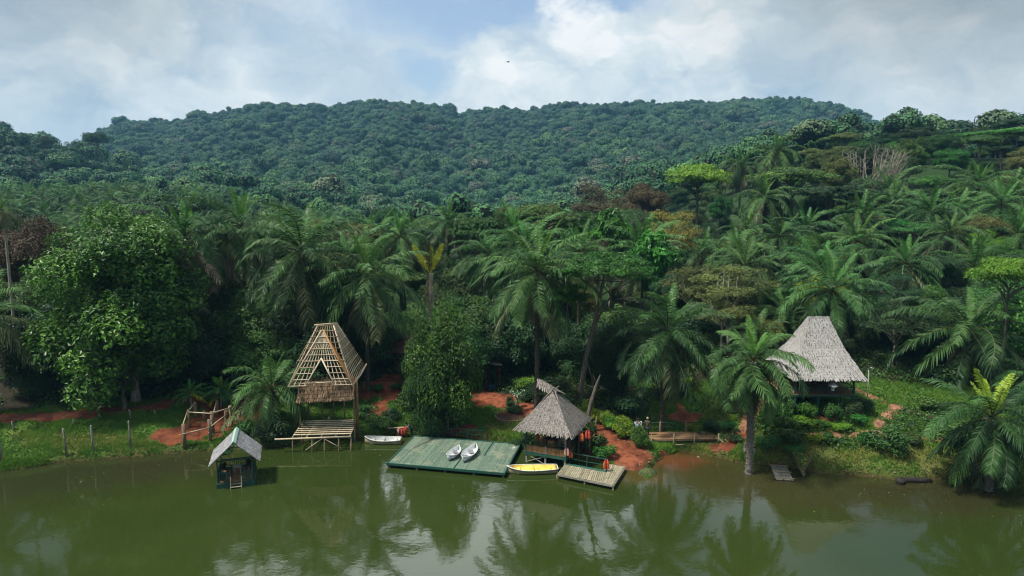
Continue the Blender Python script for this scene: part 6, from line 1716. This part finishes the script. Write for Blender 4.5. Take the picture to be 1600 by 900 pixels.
# ------------------------------------------------------------------ bamboo raft, old boat, masonry behind the water palm
def bamboo_raft():
    dv = at(1213, 728, 0)-at(1224, 752, 0)
    o = thing('bamboo_raft', 'small narrow grey bamboo raft floating at the grassy bank', 'raft', at(1221, 740, 0), math.atan2(dv.y, dv.x)-math.pi/2)
    for k in range(11):
        x = -.55+k*.11; q = MB(); e = random.uniform(-.1, .1); q.tube([(x, -1.35+e, .07), (x+.02, 0, .05), (x, 1.35+e*.5, .1)], .052, 7, tone=random.random()); q.build('pole', M['greypost'], o, True)
    for y in (-1.2, 0, 1.2): part_tube(o, 'crossbar', [(-.7, y, .14), (.7, y, .15)], .045, M['bamboow'])
bamboo_raft()
def old_boat():
    p = at(1254, 743, 0); o = thing('old_boat', 'old pointed wooden boat sunk at the bank and overgrown with weeds', 'boat', (p.x, p.y, 0), 0)
    q0 = Vector((p.x, p.y, 0)); A, B, C = at(1239, 708, 1.2)-q0, at(1268, 714, 1.1)-q0, at(1254, 739, .5)-q0
    for a, b in ((A, C), (B, C), (A, B)):
        q = MB(); q.beam(a, b, .05, .20); q.build('side_board', M['timber'], o)
    q = MB(); q.add([A-Vector((0, 0, .2)), C-Vector((0, 0, .2)), B-Vector((0, 0, .2))], [(0, 1, 2)]); q.build('bottom', M['timber'], o)
    q = MB(); q.beam((.1, -.05, -.3), (.1, .05, .5), .12, .1); q.build('stem_post', M['greypost'], o)
    r = np.random.default_rng(2); n = 2600; u = r.random((n, 2)); u = np.where(u.sum(1, keepdims=True) > 1, 1-u, u)
    a_, b_, c_ = map(np.array, (A, B, C)); P = c_+(a_-c_)*u[:, :1]*.93+(b_-c_)*u[:, 1:]*.93; P[:, 2] += -.10+r.random(n)*.34
    V = leaf_quads(P, unit(r.normal(size=(n, 3))+[0, 0, .8]), np.full(n, .14), .45, r)
    w = mesh_np('weeds', V, np.arange(len(V)).reshape(-1, 4), [M['mid'], M['grassdry']], (r.random(n) < .3).astype(int), tone=r.random(n)); k = link('weeds', w, None, o.location, o.rotation_euler); tag(k, 'weeds growing inside the old sunken boat', 'weeds', kind='stuff')
old_boat()
def masonry():
    b = on(1174, 716); o = thing('stone_steps', 'narrow stack of pale stone steps behind the white trunk of the water palm', 'steps', b+Vector((0, .1, 0)), R(3))
    for k in range(9):
        q = MB(); q.box((random.uniform(-.05, .05), .07*k, .125*k-.05), (.85+random.uniform(-.08, .08), .30, .10)); q.build('step', M['brick'], o, bevel=.015)
masonry()
def log(label, px, py, L, r, rz, m='barkpalm'):
    p = at(px, py, .1); q = MB(); q.tube([(-L/2, 0, 0), (-L/4, .04, .03), (L/4, -.02, .02), (L/2, .03, -.02)], [r*.8, r, r*.95, r*.7], 9, wob=.12)
    tag(q.build('log', M[m], None, True, loc=p, rot=(0, 0, rz)), label, 'log')
log('thick dark log lying at the waterline below the right lawn', 1430, 751, 2.4, .22, 0, 'wetrock'); 
p = at(1407, 753, .1); q = MB(); q.lathe([(.0, -.2), (.3, -.15), (.36, .05), (.28, .26), (.0, .32)], n=8); tag(q.build('boulder', M['wetrock'], None, True, loc=p), 'dark stump-like rock at the waterline left of the thick log', 'rock')

# planting bed rim, sheds and odds and ends
def bed():
    b = on(799, 652); o = thing('planting_bed', 'round raised planting bed with a low pale rim beside the gazebo', 'flower bed', b)
    q = MB(); q.lathe([(1.5, -.3), (1.5, .16), (1.38, .18), (1.36, .05)], n=28); q.build('rim', M['timber'], o); q = MB(); q.lathe([(1.37, .08), (1.0, .16), (.001, .22)], n=20); q.build('soil', M['rust'], o)
bed()
def shed():
    b = on(760, 612); o = thing('shelter', 'open dark shelter with a sloping lean-to roof in the shade left of the gazebo', 'shed', b, R(10))
    for x, y in ((0, 0), (1.3, 0), (0, 1.6), (1.3, 1.6)): part_beam(o, 'post', (x, y, -.3), (x, y, 2.6-.1*(y > 1)), .12, .12, M['rust'])
    q = MB(); slab(q, (-.5, -.3, 2.95), (1.6, -.3, 2.65), (1.6, 1.9, 2.5), (-.5, 1.9, 2.8), .06); q.build('roof', M['hair'], o)
    c = on(768, 608); q = MB(); q.lathe([(.0, 0), (.26, 0), (.32, .3), (.34, .32), (.30, .34), (.27, .05), (.0, .04)], n=16); tag(q.build('basin', M['bluep'], None, True, loc=c), 'bright blue plastic basin on the ground by the dark shelter', 'basin')
    b = on(640, 590); o = thing('dark_hut', 'dim reddish hut half lost in the shade behind the red earth yard', 'hut', (b.x-2.2, b.y+1.5, b.z), R(-4))
    q = MB(); q.box((2.2, 1.4, 1.2), (4.0, 2.6, 2.6)); q.build('wall', M['rust'], o); q = MB(); slab(q, (-.4, -.6, 2.4), (4.8, -.6, 2.4), (4.6, 1.4, 3.9), (-.2, 1.4, 3.9), .1); slab(q, (-.4, 3.4, 2.4), (4.8, 3.4, 2.4), (4.6, 1.4, 3.9), (-.2, 1.4, 3.9), .1); q.build('roof', M['rust'], o)
    q = MB(); q.box((2.4, .08, .95), (.9, .06, 1.9)); q.build('door', M['chaird'], o)
shed()
def frangipani():
    b = on(806, 642); o = thing('frangipani', 'thin pale-branched shrub with white flowers in the planting bed', 'shrub', b); mb = MB(); fl = []
    rr = random.Random(4)
    for k in range(9):
        a = rr.uniform(0, 6.28); e = Vector((math.cos(a)*.75*rr.uniform(.4, 1), math.sin(a)*.6, rr.uniform(1.1, 2.0))); mb.tube([(0, 0, -.1), e*.5+Vector((0, 0, .1)), e], [.045, .035, .02], 5); fl.append(e)
    mb.build('stems', M['barkp'], o); r = np.random.default_rng(6)
    for nm, m_, sz, n in (('flowers', 'flower', .13, 12), ('leaves', 'lush', .22, 16)):
        C = np.concatenate([np.array(e)+r.normal(0, .12, (n, 3)) for e in fl]); V = leaf_quads(C, unit(r.normal(size=C.shape)+[0, -.3, 1]), np.full(len(C), sz), .6, r)
        link(nm, mesh_np(nm, V, np.arange(len(V)).reshape(-1, 4), [M[m_]], tone=r.random(len(C))), o)
frangipani()
def dead_branch():
    b = on(1385, 700); o = thing('dead_branch', 'bleached bare branch sticking up out of the wide green bush on the lawn', 'branch', b); mb = MB(); rr = random.Random(8)
    base = Vector((0, 0, 0)); top = Vector((.1, .1, 1.7)); mb.tube([base-Vector((0, 0, .2)), Vector((-.1, 0, .9)), top], [.07, .055, .035], 6)
    for k in range(9):
        s = base.lerp(top, rr.uniform(.4, 1)); e = s+Vector((rr.uniform(-1.3, 1), rr.uniform(-.6, .6), rr.uniform(.2, 1.4))); mb.tube([s, s.lerp(e, .5)+Vector((0, 0, .15)), e], [.03, .02, .008], 4)
    mb.build('bare_branch', M['barkp'], o)
dead_branch()
def bird():
    p = atd(794, 97, 95); o = thing('bird', 'small dark bird flying high above the forest', 'bird', p, R(30)); o.scale = (.62, .62, .62)
    b = skin_mesh('bird_body', [(0, 0, 0), (.22, 0, .02), (.34, 0, .04), (.42, 0, .03), (-.2, 0, 0), (-.42, 0, -.02)], [(0, 1), (1, 2), (2, 3), (0, 4), (4, 5)], [.075, .06, .04, .012, .05, .02], 1, M['rubber']); link('body', b, o)
    for s in (-1, 1):
        q = MB(); q.add([(.12, s*.04, .03), (-.12, s*.04, .02), (.10, s*.38, .22), (-.08, s*.40, .21), (-.10, s*.85, .06), (-.16, s*.82, .05)], [(0, 1, 3, 2), (2, 3, 5, 4)]); w_ = q.build('wing', M['rubber'], o); sm = w_.modifiers.new('t', 'SOLIDIFY'); sm.thickness = .015
    q = MB(); q.add([(-.38, -.03, -.02), (-.38, .03, -.02), (-.62, .10, -.02), (-.62, -.10, -.02)], [(0, 1, 2, 3)]); t_ = q.build('tail', M['rubber'], o); sm = t_.modifiers.new('t', 'SOLIDIFY'); sm.thickness = .012
bird()

# ------------------------------------------------------------------ litter
def litter():
    r = np.random.default_rng(91)
    n = 9000; x = r.uniform(-46, 44, n); d = r.random(n)*13; y = shore_y(x)+d
    soil, dry, forest_, rim, dd = masks(x, y)
    keep = (r.random(n) < .10+.55*ss(soil, .2, .6)); x, y = x[keep], y[keep]; n = len(x)
    C = np.stack([x, y, ground(x, y)+.035], -1)
    V = leaf_quads(C, unit(r.normal(size=(n, 3))*.35+[0, 0, 1]), r.uniform(.07, .20, n), .55, r)
    me = mesh_np('leaf_litter', V, np.arange(len(V)).reshape(-1, 4), [M['palmd'], M['grassdry'], M['brown']], r.choice([0, 1, 2], n, p=[.45, .2, .35]), tone=r.random(n))
    tag(link('leaf_litter', me), 'dry fallen leaves scattered over the bare earth and paths', 'leaf litter', kind='stuff')
    # small stones along the waterline and the paths
    n = 900; x = r.uniform(-34, 40, n); y = shore_y(x)+np.abs(r.normal(0, .35, n)); y[::3] = shore_y(x[::3])+r.random(len(x[::3]))*11
    soil, dry, forest_, rim, dd = masks(x, y); keep = (dd < .9) | (soil > .5); x, y = x[keep], y[keep]; n = len(x)
    base = np.array([[1, 0, 0], [-1, 0, 0], [0, 1, 0], [0, -1, 0], [0, 0, .8], [0, 0, -.6]]); fc = np.array([[0, 2, 4], [2, 1, 4], [1, 3, 4], [3, 0, 4], [2, 0, 5], [1, 2, 5], [3, 1, 5], [0, 3, 5]])
    s = r.uniform(.03, .11, (n, 1, 1))*r.uniform(.7, 1.3, (n, 6, 3)); V = base[None]*s+np.stack([x, y, ground(x, y)+.01], -1)[:, None]
    F = (fc[None]+np.arange(n)[:, None, None]*6).reshape(-1, 3)
    tag(link('pebbles', mesh_np('pebbles', V.reshape(-1, 3), F, [M['timber']], tone=np.repeat(r.random(n), 8))), 'small stones and clods along the muddy waterline', 'pebbles', kind='stuff')
    n = 150; x = r.uniform(-34, 34, n); y = shore_y(x)-np.abs(r.normal(0, 3.2, n))-.2
    C = np.stack([x, y, np.full(n, .012)], -1); V = leaf_quads(C, np.tile([0, 0, 1.0], (n, 1))+r.normal(0, .02, (n, 3)), r.uniform(.06, .16, n), .5, r)
    tag(link('floating_leaves', mesh_np('floating_leaves', V, np.arange(len(V)).reshape(-1, 4), [M['grassdry'], M['limey']], r.integers(0, 2, n), tone=r.random(n))), 'fallen leaves floating on the lake near the bank', 'floating leaves', kind='stuff')
litter()

# ------------------------------------------------------------------ haze
def haze():
    mb = MB(); mb.box((0, 1100, 95), (5200, 4400, 230))
    m = bpy.data.materials.new('haze_air'); m.use_nodes = True; t = NT(m.node_tree); t.n.clear()
    out = t.new('ShaderNodeOutputMaterial'); v = t.new('ShaderNodeVolumePrincipled')
    v.inputs['Color'].default_value = (.27, .64, 1.0, 1); v.inputs['Density'].default_value = HAZE
    v.inputs['Anisotropy'].default_value = 0.0
    t.l.new(v.outputs[0], out.inputs['Volume'])
    tag(mb.build('haze', m), 'pale blue air haze over the valley', 'haze', kind='stuff')
HAZE = .00016
haze()
